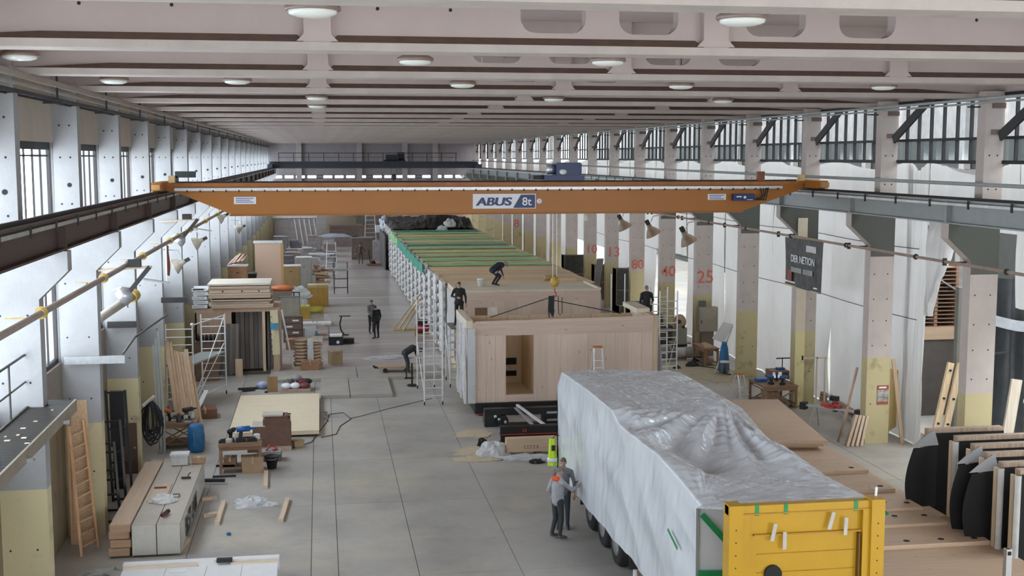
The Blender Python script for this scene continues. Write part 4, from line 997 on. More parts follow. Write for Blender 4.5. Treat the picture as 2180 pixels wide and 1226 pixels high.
# bright board on the column behind the banner
t = thing('column_board', 'pale yellowish board fixed upright to the column behind the banner', 'board', (17.24,41.9,0)); MB().box(0,.36,0,.06,.02,7.0).build('board', banded('board_paint', (.72,.62,.47),(.72,.64,.33),2.8), t)
# mitre saw on stand
t = thing('mitre_saw_stand', 'red mitre saw on a folding tubular stand between the columns', 'saw', (16.95,38.0,0), R(-50))
for sx in (-.55,.55):
    for sy in (-1,1): MB().cyl((sx,sy*.08,.72),(sx*1.15,sy*.42,0),.02,n=7).build('leg', GALV, t)
MB().box(-1.0,1.0,-.06,.06,.72,.79).build('rail', GALV, t)
MB().box(-1.1,-.9,-.12,.12,.6,.84).build('work_support', CABLE, t); MB().box(.9,1.1,-.12,.12,.6,.84).build('work_support', CABLE, t)
MB().cyl((0,0,.79),(0,0,.86),.22,n=16).box(-.35,.35,-.05,.14,.79,.9).build('saw_base', REDL, t)
MB().cyl((-.03,-.05,1.08),(.03,-.05,1.08),.17,n=18).build('blade_guard', GALV, t); MB().box(.03,.28,-.12,.05,1.05,1.2).build('motor', CABLE, t); MB().beam((0,.2,.88),(0,-.05,1.15),.07,.07).build('arm', REDL, t)
t = thing('circular_saw', 'red power tool lying on the timber behind the mitre saw', 'power tool', (17.6,39.2,.45)); MB().sph((0,0,.16),(.2,.16,.16)).build('body', mat('tool_red', (.55,.02,.04), .4), t, smooth=True); MB().cyl((-.02,-.12,.1),(.02,-.2,.1),.16,n=14).build('guard', DARKST, t); MB().tube([(-.1,0,.26),(0,0,.36),(.14,0,.26)], .025, 6).build('handle', CABLE, t)
REDW = wood('red_timber', (.34,.17,.11), 'y')
for k in range(5):
    o = MB().beam((18.25-.03*k, 41.7-.05*k, .55-.06*k), (18.5-.06*k, 37.0+.2*k, .12+.07*(k%3)), .16, .07).build('timber_plank', REDW if k % 2 else wood('brown_timber', (.36,.25,.17), 'y'))
    tag(o, ('reddish brown','dark brown','reddish','brown','narrow reddish')[k] + ' plank ' + ('lowest','second lowest','middle','second highest','topmost')[k] + ' in the heap by the sheeting', 'plank', 'planks heaped by the sheeting')
t = thing('frame_stand', 'thin pale timber goal frame standing beside the banner column', 'frame', (17.5,40.55,0))
for x in (0,.32): MB().box(x,x+.045,0,.05,0,2.05).build('upright', wood('goal', (.74,.62,.48), 'z'), t)
MB().box(-.0,.4,0,.05,2.02,2.07).box(-.5,.05,.0,.05,2.02,2.07).build('crossbar', wood('goal', (.74,.62,.48), 'z'), t); MB().box(-.55,-.5,0,.05,1.98,2.14).build('hook', CABLE, t)
# planks leaning on column A
for k in range(4):
    o = MB().beam((16.52+.16*k,35.75,.0),(16.9+.12*k,35.93,.98-.02*k),.09,.14,up=(0,1,0)).build('leaning_batten', wood('batten_pale', (.70,.56,.42), 'z'))
    tag(o, ('leftmost','second from left','third from left','rightmost')[k] + ' of four short battens leaning at the foot of the poster column', 'batten', 'short battens at the column foot')
o = MB().beam((16.75,36.4,.8),(17.2,36.6,2.4),.07,.05).build('leaning_pole', wood('pole_red', (.55,.38,.26), 'z')); tag(o, 'thin brown pole leaning behind the short battens', 'pole')
MB().beam((16.5,36.35,0),(16.76,36.41,.82),.07,.05).build('pole_foot', wood('pole_red', (.55,.38,.26), 'z'), o)
o = MB().beam((18.42,35.75,0),(18.12,35.95,2.75),.12,.05,up=(0,1,0)).build('leaning_plank', wood('plank_brown', (.50,.36,.23), 'z')); tag(o, 'long brown plank leaning on the right side of the poster column', 'plank')
t = thing('yellow_board', 'yellow formwork board leaning behind the poster column', 'board', (18.25,36.9,0)); MB().prism([(0,.35),(.1,2.3),(.75,2.15),(.95,1.75),(.6,.35),(.15,.1)], 'y', 0, .06).build('board', wood('formply', (.74,.56,.24), 'z'), t)
MB().beam((.75,-.03,2.15),(.95,-.03,1.75),.05,.03).beam((.95,-.03,1.75),(.62,-.03,.4),.05,.03).build('trim', wood('formtrim', (.60,.42,.16), 'z'), t)
# two drilled beams leaning in the torn bay
for k, (dx, la) in enumerate(((0,'left one of two long drilled timber beams leaning in the torn bay'),(.24,'right one of two long drilled timber beams leaning in the torn bay'))):
    t = thing('drilled_beam', la, 'beam', (18.55+dx,34.2-.15*k,0), 0, 'drilled beams in the torn bay')
    p, q = (0,0,0), (.75,.3,2.85)
    MB().beam(p,q,.2,.1,up=(0,1,0)).build('timber', wood('drilled', (.74,.58,.37), 'z'), t)
    for f in (.05,.35,.62,.92): 
        c = Vector(p).lerp(Vector(q), f); MB().cyl(c+Vector((0,-.10,0)), c+Vector((0,-.056,0)), .035, n=10).build('bolt_hole', HOLE, t)
t = thing('aisle_post', 'dark grey steel post and concrete slab standing in the torn bay', 'post', (19.6,34.6,0))
MB().box(-.12,.12,-.1,.1,0,5.2).build('post', mat('post_green', (.17,.17,.14), .6), t); MB().box(.2,.9,.1,.25,0,3.0).build('slab', mat('raw_concrete', (.42,.40,.38), .85, var=.2, vs=3), t); MB().beam((.1,0,3.0),(1.6,0,3.1),.06,.06).build('arm', DARKST, t)
# rack with pallets behind
t = thing('pallet_rack', 'tall stack of dark brown pallets seen through the torn bay', 'pallets', (20.7,39.7,0))
PALB = wood('pallet_brown', (.33,.20,.13), 'x'); sm = MB().box(0,1.7,0,1.2,0,.03).box(0,.12,0,1.2,.03,.12).box(.8,.92,0,1.2,.03,.12).box(1.58,1.7,0,1.2,.03,.12).mesh('pallet', PALB)
for k in range(16): obj('pallet', sm, t, (0,0,3.2+k*.14))
MB().box(-.1,1.8,-.05,1.2,2.75,3.2).build('beam_pack', PAN, t); MB().box(-.1,1.8,0,1.2,0,2.75).build('lower_load', mat('rack_dark', (.12,.10,.09), .8), t)
for x in (-.3,2.1): MB().box(x,x+.1,-.1,0,0,6.2).build('rack_upright', GREYST, t)
MB().beam((-.2,-.05,5.6),(2.1,-.05,4.2),.05,.05).beam((-.2,-.05,6.0),(2.2,-.05,6.0),.08,.1).build('brace', GALV, t)
t = thing('covered_rack', 'dark tarpaulin covered goods behind the right-hand column', 'covered goods', (21.4,36.0,0))
def cg(u, v): return (2.8*u, .25*nz(u*7, v*2)+.15*math.sin(u*22), 5.3*(1-v))
MB().grid(cg, 30, 12).build('dark_cover', mat('cover_dark', (.045,.05,.055), .6, var=.2), t, smooth=True)
MB().grid(lambda u, v: (2.9*u, -.3-.1*math.sin(u*9), 4.15-.25*math.sin(PI*u)-.35*v), 20, 3).build('pale_roll', mat('cover_pale', (.42,.44,.47), .5), t, smooth=True)
t = thing('brick_stack', 'stack of red bricks with white lid behind the right-hand column', 'bricks', (20.2,31.3,0))
bk = MB().box(0,.24,0,.12,0,.1).mesh('brick', mat('brick_red', (.33,.10,.06), .8, rnd=.2))
for k in range(8):
    for j in range(3): obj('brick', bk, t, (j*.26+.05*(k%2), 0, k*.11))
for j in range(3): obj('brick', bk, t, (j*.26, 0, 2.2))
MB().box(-.1,1.0,-.1,.5,2.1,2.2).build('lid', SIGNW, t); MB().box(-.05,.9,.15,.5,0,2.1).build('crate', mat('crate_brown', (.25,.16,.11), .8), t)
o = MB().beam((19.1,31.2,0),(19.55,31.3,2.9),.32,.08,up=(0,1,0)).build('leaning_plank', wood('plank_white', (.74,.66,.54), 'z')); tag(o, 'wide pale plank leaning behind the nearest right-hand column', 'plank')
t = thing('wire_basket', 'white bags in a wire basket at the right edge', 'basket', (20.0,30.2,0))
MB().grid(lambda u, v: (.1+1.6*u+.1*nz(v*3,u*3), .2+.1*nz(u*5, v*4), 4.6*(1-v)), 14, 16).build('white_cover', SHEET, t, smooth=True)
for k in range(9): MB().cyl((.2*k,0,0),(.2*k,0,1.5),.008,n=4).build('wire', GALV, t)
for k in range(7): MB().cyl((0,0,.2*k),(1.7,0,.2*k),.008,n=4).build('wire', GALV, t)

# ---- workbenches and clutter by the right columns
BENCH = wood('bench_wood', (.30,.18,.105), 'x')
def bench(lab, loc, rz, w=1.2, d=.75, h=.82, cross=True):
    t = thing('workbench', lab, 'workbench', loc, rz)
    MB().box(-w/2,w/2,-d/2,d/2,h-.06,h).build('bench_top', BENCH, t)
    for sx in (-1,1):
        for sy in (-1,1): MB().box(sx*(w/2-.06)-.04,sx*(w/2-.06)+.04,sy*(d/2-.06)-.04,sy*(d/2-.06)+.04,0,h-.06).build('leg', BENCH, t)
    for sy in (-1,1):
        y = sy*(d/2-.06)
        MB().box(-w/2+.1,w/2-.1,y-.02,y+.02,h-.18,h-.06).build('apron', BENCH, t)
        if cross:
            MB().beam((-w/2+.1,y,.08),(w/2-.1,y,h-.18),.03,.07,up=(0,1,0)).build('cross_brace', BENCH, t); MB().beam((w/2-.1,y,.08),(-w/2+.1,y,h-.18),.03,.07,up=(0,1,0)).build('cross_brace', BENCH, t)
    MB().box(-w/2+.05,w/2-.05,-d/2+.05,d/2-.05,.14,.17).build('lower_shelf', BENCH, t)
    return t
bench('cross-braced wooden workbench crowded with blue tools beside the banner column', (16.6,42.4,0), R(0), 1.35, 1.6, .85)
TBLUE = mat('tool_blue', (.02,.12,.38), .4)
def drill(lab, loc, rz, m, sc=1.):
    t = thing('cordless_drill', lab, 'drill', loc, rz, 'power tools on the benches'); t.scale = (sc,)*3
    MB().cyl((-.1,0,.2),(.1,0,.2),.045,n=10).cyl((.1,0,.2),(.19,0,.2),.025,.015,n=8).build('body', m, t, smooth=True)
    MB().beam((-.03,0,.2),(-.05,0,.05),.05,.05).build('grip', CABLE, t); MB().box(-.11,.03,-.04,.04,0,.06).build('battery', CABLE, t); return t
drill('blue cordless drill at the front of the right-hand cross-braced bench', (16.8,41.85,.85), .3, TBLUE, 1.4)
drill('blue cordless drill at the left of the right-hand cross-braced bench', (16.35,42.05,.85), 2.0, TBLUE, 1.4)
drill('blue cordless drill at the back of the right-hand cross-braced bench', (16.9,42.8,.85), 1.2, TBLUE, 1.3)
t = thing('tool_case', 'small blue tool case on the left of the right-hand cross-braced bench', 'case', (16.2,42.6,.85)); MB().box(-.2,.2,-.15,.15,0,.12).build('shell', TBLUE, t); MB().tube([(-.07,-.16,.06),(-.05,-.2,.06),(.05,-.2,.06),(.07,-.16,.06)], .012, 5).build('handle', CABLE, t)
t = thing('clamp_rack', 'small raised shelf with clamps at the back of the cross-braced bench', 'shelf', (17.0,43.3,.85)); MB().box(-.3,.4,-.5,.15,.3,.34).box(-.3,-.26,-.5,.15,0,.3).box(.36,.4,-.5,.15,0,.3).build('shelf', BENCH, t); MB().box(-.0,.3,-.3,-.1,.34,.42).build('tool', TBLUE, t); MB().cyl((.35,.1,.34),(.35,.1,.75),.02,n=6).box(.1,.65,.08,.12,.7,.74).build('clamp', DARKST, t)
stepladder('small aluminium stepladder left of the cross-braced bench', (15.65,43.4,0), 1.0, R(20), .45, .4)
def boxy(name, lab, cat, loc, dims, m, rz=0., lid=None, group=None):
    t = thing(name, lab, cat, loc, rz, group)
    w, d, h = dims
    MB().box(-w/2,w/2,-d/2,d/2,0,h).build('body', m, t)
    MB().box(-w/2-.008,w/2+.008,-d/2-.008,d/2+.008,h*.88,h+.006).build('lid', lid or m, t)
    MB().box(-.03,.03,-d/2-.012,d/2+.012,h*.6,h+.01).build('tape', mat('parcel_tape', (.50,.38,.24), .4), t); return t
CARD = mat('cardboard', (.42,.28,.17), .85, var=.1)
boxy('cardboard_box', 'brown box stored under the right-hand cross-braced bench', 'box', (16.5,42.4,.17), (.5,.6,.35), CARD)
# control cabinet, white leaning panel, machines
t = thing('control_cabinet', 'beige metal control cabinet by the column marked twenty-five', 'cabinet', (17.7,53.6,0))
MB().box(-.45,.45,-.2,.2,1.15,2.3).build('housing', mat('cab_beige', (.33,.29,.22), .5), t); MB().box(-.42,.42,-.215,-.2,1.18,2.27).build('door', mat('cab_beige', (.33,.29,.22), .5), t)
MB().box(-.36,-.32,-.23,-.215,1.55,1.7).build('handle', CABLE, t); MB().box(-.4,-.1,-.1,.1,2.3,2.58).build('top_unit', mat('cab_green', (.10,.12,.10), .6), t); MB().box(-.3,.3,-.1,.1,0,1.15).build('plinth', mat('cab_plinth', (.2,.15,.1), .7), t)
t = thing('tilted_sheet', 'white panel tilted on a long pole beside the second yellow column', 'panel', (17.0,49.6,0))
MB().prism([(-.38,1.42),(.12,2.14),(.56,2.02),(.14,1.22)], 'y', .0, .04).build('panel', SIGNW, t); MB().beam((-.45,-.6,0),(.55,.05,1.95),.06,.04).build('pole', wood('goal', (.74,.62,.48), 'z'), t)
bench('cluttered wooden bench between the control cabinet and the white tilted panel', (17.0,51.6,0), R(90), 1.7, .7, .8, False)
for k in range(7):
    o = MB().beam((16.75+.04*k,50.9+.2*k,.8+.02),(17.2,51.1+.2*k,.82),.06+.02*(k%3),.05).build('wood_offcut', wood('offcut', (.62,.46,.30), 'x', knots=False)); tag(o, 'wooden offcut on the cluttered bench by the control cabinet', 'offcut', 'offcuts on the cluttered bench')
t = thing('band_machine', 'pinkish old workshop machine standing behind the right scaffold', 'machine', (16.5,54.0,0))
PKM = mat('machine_pink', (.52,.34,.24), .6, var=.2, vs=6); GRN = mat('machine_green', (.30,.30,.22), .6, var=.15)
MB().box(-.3,.3,-.25,.25,.0,.55).build('base', DARKST, t); MB().box(-.45,.45,-.35,.35,.55,.62).build('table', GRN, t); MB().box(-.25,.3,-.2,.2,.62,1.3).build('column', GRN, t); MB().sph((0,0,1.55),(.32,.25,.38)).build('head', PKM, t, smooth=True); MB().cyl((-.1,-.26,1.6),(-.1,-.2,1.6),.1,n=12).cyl((.12,-.26,1.35),(.12,-.2,1.35),.07,n=12).build('dial', DARKST, t)
t = thing('yellow_drum', 'yellow ochre drum with a white lid behind the right scaffold', 'drum', (16.0,56.5,0)); MB().lathe([(.28,0),(.29,.02),(.29,.9),(.27,.92)], n=16).build('drum', mat('ochre', (.45,.26,.06), .6), t, smooth=True); MB().cyl((0,0,.92),(0,0,1.5),.2,n=14).build('lid', mat('lid_white', (.6,.58,.52), .6), t)
t = thing('cable_reel', 'grey wound cable reel lying at the foot of the right scaffold', 'reel', (15.35,52.6,0)); 
for x in (-.35,.25): MB().cyl((x,0,.32),(x+.06,0,.32),.32,n=18).build('flange', mat('reel_grey', (.34,.31,.28), .7), t)
MB().cyl((-.3,0,.32),(.26,0,.32),.22,n=16).build('winding', mat('reel_core', (.25,.23,.21), .7), t, smooth=True)
t = thing('cable_reel', 'white wound cable reel right of the grey reel', 'reel', (16.3,52.9,0)); 
MB().cyl((-.35,0,.30),(.15,0,.30),.24,n=16).build('winding', mat('reel_white', (.66,.63,.57), .6), t, smooth=True); MB().cyl((.15,0,.3),(.5,0,.3),.27,n=16).build('flange', mat('reel_grey', (.34,.31,.28), .7), t); MB().cyl((-.42,0,.3),(-.35,0,.3),.3,n=16).build('flange', mat('reel_grey', (.34,.31,.28), .7), t)
o = thing('blue_bag', 'blue sack hanging behind the pole of the tilted white panel', 'sack', (17.0,49.1,0)); MB().lathe([(.18,0),(.24,.15),(.22,.6),(.16,1.1),(.1,1.3)], n=12).build('bag', mat('sack_blue', (.03,.19,.42), .55, var=.2, vs=6, bump=.5, bs=8), o, smooth=True); MB().lathe([(.11,1.22),(.12,1.3),(.11,1.34)], n=12).build('tied_neck', mat('sack_blue2', (.05,.25,.5), .5), o, smooth=True)
t = thing('stool', 'small round pale stool in front of the second yellow column', 'stool', (16.85,48.6,0)); MB().cyl((0,0,.55),(0,0,.6),.2,n=16).build('seat', SIGNW, t)
for k in range(4): MB().cyl((.13*math.cos(k*PI/2+.7),.13*math.sin(k*PI/2+.7),.55),(.19*math.cos(k*PI/2+.7),.19*math.sin(k*PI/2+.7),0),.02,n=6).build('leg', wood('stool_leg', (.3,.2,.13), 'z'), t)
for (x,y,s,la) in ((15.3,50.4,.18,'black rubber foot weight right of the open module'),(16.2,50.9,.3,'black bundle of cable on the sandy floor'),(16.9,52.2,.28,'black tyre shaped bundle under the cluttered bench')):
    o = crumple('cable_bundle', la, 'cable', (x,y,0), s,s*.7,s*.7, CABLE, x*2)
o = MB().tube([(16.45,50.7,.03),(16.9,50.2,.03),(17.0,49.4,.03),(16.8,48.9,.03),(17.1,48.5,.03)], .025, 6).build('loose_cable', CABLE); tag(o, 'black cable snaking over the floor towards the tilted panel', 'cable')
o = crumple('sand_patch', 'sandy dust patch on the floor right of the open module', 'sawdust', (15.7,49.6,0), 1.8,2.6,.02, mat('sand', (.50,.43,.30), .95), 6.); o['kind'] = 'stuff'
o = MB().beam((15.0,66,0),(14.2,60.5,4.0),.35,.06).build('leaning_ladder', GREYST); tag(o, 'grey metal ladder section leaning between far right columns', 'ladder')
for k, (x, y, w, h, c) in enumerate(((16.5,57.5,1.2,.9,(.09,.085,.08)),(16.4,58.5,1.0,1.3,(.12,.10,.08)),(16.6,61.6,1.2,1.6,(.10,.09,.085)),(16.6,64,1.2,1.1,(.13,.11,.09)),(17.8,70,1,2.6,(.08,.085,.08)),(17.0,80.2,1.6,2.6,(.07,.075,.07)),(17.8,76,.9,2.3,(.12,.09,.07)))):
    t = thing('machine_crate', ('low dark','dark brown','tall dark','squat brown','dark grey upright','black covered','brown door sized')[k] + ' crate among the far right columns', 'crate', (x,y,0))
    m = mat('crate%d' % k, c, .7, var=.3, vs=5)
    MB().box(-w/2,w/2,-.4,.4,.06,h).build('body', m, t)
    for xx in (-w/2,w/2-.06): MB().box(xx,xx+.06,-.43,.43,0,h+.04).build('post', mat('crate_post', (.2,.15,.1), .7), t)
    MB().box(-w/2,w/2,-.44,-.41,h*.5,h*.5+.08).build('slat', mat('crate_post', (.2,.15,.1), .7), t)
SHW0 = wood('plank_dark', (.22,.17,.13), 'x')
# scaffold right of the module
def scaffold(lab, loc, rz, w, d, h, step=.3, deck=None, side=1, brace=True, cast=True):
    t = thing('scaffold_tower', lab, 'scaffold', loc, rz)
    for y in (0, d):
        for x in (0, w):
            MB().cyl((x,y,.12),(x,y,h),.03,n=8).build('upright', ALU, t)
            if cast: MB().cyl((x-.02,y,.075),(x+.02,y,.075),.075,n=12).build('castor', CABLE, t); 
        for k in range(int((h-.3)/step)): MB().cyl((0,y,.35+k*step),(w,y,.35+k*step),.021,n=6).build('rung', ALU, t)
    if brace: 
        MB().cyl((0,0,.4),(0,d,1.9),.018,n=6).build('brace', ALU, t); MB().cyl((w,d,.4),(w,0,2.2),.018,n=6).build('brace', ALU, t)
    if deck: MB().box(.03,w-.03,-.02,d+.02,deck-.05,deck).build('deck', mat('deck_grey', (.22,.22,.21), .6), t)
    return t
scaffold('aluminium scaffold ladder frame right of the open module with a worker behind', (13.2,45.9,0), 0, .72, 1.4, 3.95, .29, None)
t = thing('scaffold_plank', 'dark scaffold planks laid from the module to the right scaffold', 'plank', (12.15,46.3,2.265)); MB().box(0,1.8,0,.28,0,.05).build('plank', SHW0, t); MB().box(0,1.8,.32,.6,0,.05).build('plank', SHW0, t)
MB().box(.3,.36,.1,.5,-2.265,0).build('trestle', GREYST, t)
o = MB().cyl((12.1,46.2,3.1),(13.2,45.95,2.95),.025,n=8).build('guard_rail', ALU); tag(o, 'grey scaffold rail reaching from the module corner to the right scaffold', 'rail')
for k, (x, la) in enumerate(((12.35,'thin upright scaffold pole right of the second module'),(12.95,'thin upright scaffold pole beside the striped ladder'))):
    o = MB().cyl((x,50.5,0),(x,50.5,4.2),.024,n=8).build('scaffold_pole', ALU); tag(o, la, 'pole')
# ------------------------------------------------------------------ timber beam packs bottom left
GL2 = wood('glulam_beam', (.62,.47,.34), 'y', .6, var=.09)
GLE = wood('glulam_end', (.56,.37,.24), 'x', .7, var=.12)
for k, (la) in enumerate(('lowest of four bare glued beams stacked at the left','second lowest of four bare glued beams at the left','second highest of four bare glued beams at the left','topmost of four bare glued beams beside the wrapped packs')):
    o = thing('timber_beam', la, 'beam', (-4.95+.035*(k%2),28.13+.05*((k*7)%3),.03+k*.19), 0, 'bare glued beams')
    MB().box(0,.46,0,5.9,.014,.185).build('beam', GL2, o); MB().box(.1,.2,.3,.4,0,.014).box(.1,.2,5,5.1,0,.014).build('spacer', mat('bearer_dark', (.05,.04,.04), .8), o); MB().box(0,.46,-.004,0,.014,.185).build('end_grain', GLE, o)
WRAP = film('beam_wrap', (.74,.72,.67), .1, .32, bump=.35, bs=6)
WRAPT = film('beam_wrap_top', (.56,.49,.41), .1, .3, bump=.3, bs=6)
def pack(lab, x0, w, txt):
    t = thing('wrapped_beam_pack', lab, 'beam pack', (x0, 28.12, 0), 0, 'film wrapped beam packs')
    MB().box(.02,w-.02,.02,5.86,.07,.74).build('beams', GL2, t)
    def e_(u, s): return .02*nz(u*30, s*3, x0)
    MB().grid(lambda u, v: (-.01+e_(u,v)*.4, 5.9*u, .06+.70*v), 40, 6).build('film_side', WRAP, t)
    MB().grid(lambda u, v: (w*v, 5.9*u, .758+abs(e_(u,v+1))*.6), 40, 6).build('film_top', WRAPT, t)
    MB().grid(lambda u, v: (w+.01+e_(u,v+2)*.4, 5.9*u, .76-.70*v), 40, 6).build('film_side', WRAP, t)
    MB().grid(lambda u, v: (w*u, -.01-.015*abs(nz(u*6, v*6, x0)), .05+.71*v), 10, 10).build('film_end', WRAP, t)
    for y in (.6,2.8,5.0): MB().box(.05,w-.05,y,y+.1,0,.07).build('bearer', mat('bearer_dark', (.05,.04,.04), .8), t)
    if txt: text(txt, .62, mat('print_black', (.03,.03,.035), .6), t, (w+.035,.9,.16), (R(90),0,R(90)), 'printed_name', bold=.01, sx=.95)
    return t
p1 = pack('middle film-wrapped beam pack without printing', -4.42, .54, None)
p2 = pack('right film-wrapped beam pack with black BLST printing on its side', -3.86, .52, 'BLST LAM')
MB().box(.06,.5,1.9,3.6,.775,.785).build('torn_window', GL2, p1)
crumple('plastic_film', 'white film scrap lying across the wrapped beam packs', 'plastic film', (-3.95,30.0,.78), .32,.25,.16, PLAST, 12.)
o = thing('spray_can', 'dark brown bottle lying on the right wrapped beam pack', 'bottle', (-3.78,28.7,.78)); MB().cyl((-.02,-.08,.05),(.06,.16,.05),.05,n=10).build('body', mat('bottle_brown', (.10,.03,.03), .4), o, smooth=True); MB().cyl((.06,.16,.05),(.09,.25,.05),.055,.05,n=10).build('cap', CABLE, o)
o = thing('clamp', 'black hand clamp lying on the far part of the wrapped pack', 'clamp', (-3.62,32.1,.78)); MB().box(-.12,.12,-.04,.04,0,.04).build('jaw', CABLE, o); MB().tube([(.04,0,.03),(.06,.1,.08),(.1,.2,.1)], .015, 6).build('lever', CABLE, o)
o = thing('clamp', 'dark flat bar lying on the middle beam pack', 'bar', (-4.15,31.2,.79)); MB().box(-.16,.14,-.03,.03,0,.03).build('bar', mat('bar_brown', (.12,.07,.05), .6), o)
o = thing('tape_roll', 'small green tape box beside the white film scrap', 'box', (-3.72,30.45,.77)); MB().box(-.12,.12,-.07,.07,0,.05).build('case', mat('tape_green', (.12,.16,.12), .5), o); MB().box(-.1,.1,-.075,-.07,.01,.04).build('label', SIGNW, o)
o = thing('storage_box', 'pale grey plastic box with lid on the far end of the beam packs', 'box', (-3.92,33.7,.78)); MB().box(-.25,.2,-.18,.18,0,.26).build('tub', mat('tub_grey', (.60,.61,.60), .5), o); MB().box(-.28,.23,-.2,.2,.26,.31).build('lid', mat('tub_lid', (.70,.71,.70), .5), o)
boxy('cardboard_box', 'small brown carton beside the pale grey plastic box', 'box', (-3.45,33.75,.78), (.36,.25,.16), CARD)
o = MB().beam((-4.3,34.5,.1),(-2.8,34.3,.1),.1,.09).build('ground_bar', DARKST); tag(o, 'dark bar lying on the floor behind the beam packs', 'bar')
boxy('cardboard_box', 'flat pale double carton on the floor left of the plastic box', 'box', (-4.75,36.4,0), (.7,.45,.22), mat('card_pale', (.60,.54,.46), .8))

# white wall element at the bottom edge
WPAN = mat('white_element', (.80,.80,.80), .5, var=.04)
t = thing('facade_element', 'white wall element with timber battens at the bottom left edge', 'panel', (-4.3,24.4,.12))
MB().box(0,3.26,0,1.75,0,.3).build('panel', WPAN, t)
MB().box(0,1.55,1.62,1.72,.30,.34).build('batten', wood('batten_x', (.80,.70,.54), 'x'), t); MB().box(2.25,3.25,1.62,1.72,.30,.34).build('batten', wood('batten_x', (.80,.70,.54), 'x'), t)
MB().box(-.02,3.28,1.75,1.92,.1,.38).build('rear_edge', WPAN, t)
MB().box(1.95,2.28,1.66,1.78,.34,.42).build('black_clip', CABLE, t); MB().box(1.0,1.35,1.30,1.45,.305,.31).build('paper_note', SIGNW, t)
for k, x in enumerate((.9,1.75,2.5)): MB().box(x,x+.01,0,1.6,.30,.303).build('joint', GREYST, t)
for x in (.3,2.8): MB().box(x,x+.1,.1,1.7,-.12,0).build('bearer', PAN, t)
crumple('plastic_film', 'greyish plastic sheet on the floor left of the white wall element', 'plastic film', (-4.6,26.9,0), .7,.35,.16, mat('film_grey', (.42,.41,.37), .4), 14.)
for k, (a, b_, la) in enumerate((((-2.70,30.35),(-2.68,32.3),'loose batten lying left of the white film on the floor'),((-1.12,30.35),(-1.0,32.3),'loose batten lying right of the white film on the floor'),((-1.64,33.6),(-1.7,35.3),'loose pale batten in front of the second workbench'),((-3.42,28.3),(-3.3,29.2),'short batten at the near end of the printed pack'),((-3.28,32.65),(-2.9,32.75),'short offcut beside the middle of the printed pack'),((-3.1,31.1),(-2.75,31.2),'tiny offcut close to the printed pack'))):
    o = MB().beam((*a,.045),(*b_,.045),.12,.09).build('loose_batten', wood('loose', (.70,.57,.42), 'y')); tag(o, la, 'batten')
crumple('plastic_film', 'crumpled white plastic film lying between two battens on the floor', 'plastic film', (-1.95,32.0,0), .42,.32,.22, PLAST, 21.)
crumple('plastic_film', 'tail of white film trailing from the heap on the floor', 'plastic film', (-1.52,31.95,0), .3,.14,.09, PLAST, 25.)
o = MB().sph((-2.35,29.5,.03),(.06,.06,.04)).build('blue_plug', TBLUE, smooth=True); tag(o, 'tiny blue cap lying on the floor right of the printed pack', 'cap')

# ladder, boards and frames along the left columns
t = thing('wooden_ladder', 'reddish wooden ladder leaning against the chipboard by the left column', 'ladder', (-5.45,28.4,0))
LADW = wood('ladder_wood', (.66,.40,.22), 'z')
A0, B0 = Vector((-.15,-.0,0)), Vector((.12,.62,0)); A1, B1 = Vector((-.38,.35,3.0)), Vector((-.16,.85,3.05))
MB().beam(A0,A1,.05,.09).build('stile', LADW, t); MB().beam(B0,B1,.05,.09).build('stile', LADW, t)
for k in range(10):
    f = (k+.7)/10.6; MB().cyl(A0.lerp(A1,f), B0.lerp(B1,f), .02, n=6).build('rung', LADW, t)
OSB = mat('osb', (.62,.44,.29), .8, var=.25, vs=22, dark=(.44,.27,.15))
t = thing('chipboard_sheet', 'tall chipboard sheet standing behind the wooden ladder', 'board', (-5.95,29.3,0)); MB().prism([(0,0),(.5,0),(.42,3.5),(.05,3.5)], 'y', 0, .03).build('sheet', OSB, t); MB().box(-.06,0,.0,.06,0,3.4).build('side_batten', LADW, t)
t = thing('metal_tube', 'short silver tube standing at the bottom left edge', 'tube', (-5.05,23.5,0)); MB().cyl((-.12,0,1.15),(.02,0,.0),.085,n=14).build('tube', GALV, t, smooth=True); MB().cyl((-.12,0,1.15),(-.125,0,1.17),.092,n=14).build('end_ring', DARKST, t)
for k, (y, z, la) in enumerate(((31.2,2.0,'nearest black steel frame leaning between the left columns'),(32.2,2.35,'second black steel frame leaning between the left columns'),(33.2,2.95,'tallest black steel frame leaning between the left columns'))):
    t = thing('steel_gate', la, 'frame', (-5.75+.0*k,y,0), 0, 'black frames leaning at the left')
    for xx in (0,.5): MB().beam((xx+.12,-.25,0),(xx-.05,.2,z),.06,.06).build('upright', BLACK, t)
    for f in (.02,.35,.65,.98): MB().beam((.12-.17*f,-.25+.45*f,z*f),(.62-.17*f,-.25+.45*f,z*f),.05,.05).build('crosspiece', BLACK, t)
t = thing('black_case', 'tall black padded case standing behind the steel frames', 'case', (-5.85,34.2,0)); MB().box(0,.38,0,.2,1.2,2.75).build('case', CABLE, t); MB().box(.05,.33,.0,.2,0,1.2).build('stand', BLACK, t)
t = thing('brown_door', 'dark brown door leaf leaning on the third left column', 'door', (-5.95,35.85,0)); MB().box(0,.55,0,.06,0,1.5).build('leaf', mat('door_brown', (.12,.065,.045), .6), t); MB().box(.46,.5,-.03,0,.75,.8).build('handle', GALV, t)
t = thing('hose_bundle', 'bundle of black hoses hanging from a hook on the third left column', 'hoses', (-5.15,36.9,0))
for k in range(11):
    w_ = .05+.022*k; L_ = .9+.42*((k*7)%5)/4; MB().tube([(.02*math.sin(k*2.3)+w_*math.sin(a)*(1.2-.4*math.cos(a)), .035*k+.03*math.sin(a*2+k), 1.86-L_*(.5-.5*math.cos(a))) for a in [2*PI*i/14 for i in range(15)]], .024, 5).build('hose_loop', CABLE, t)
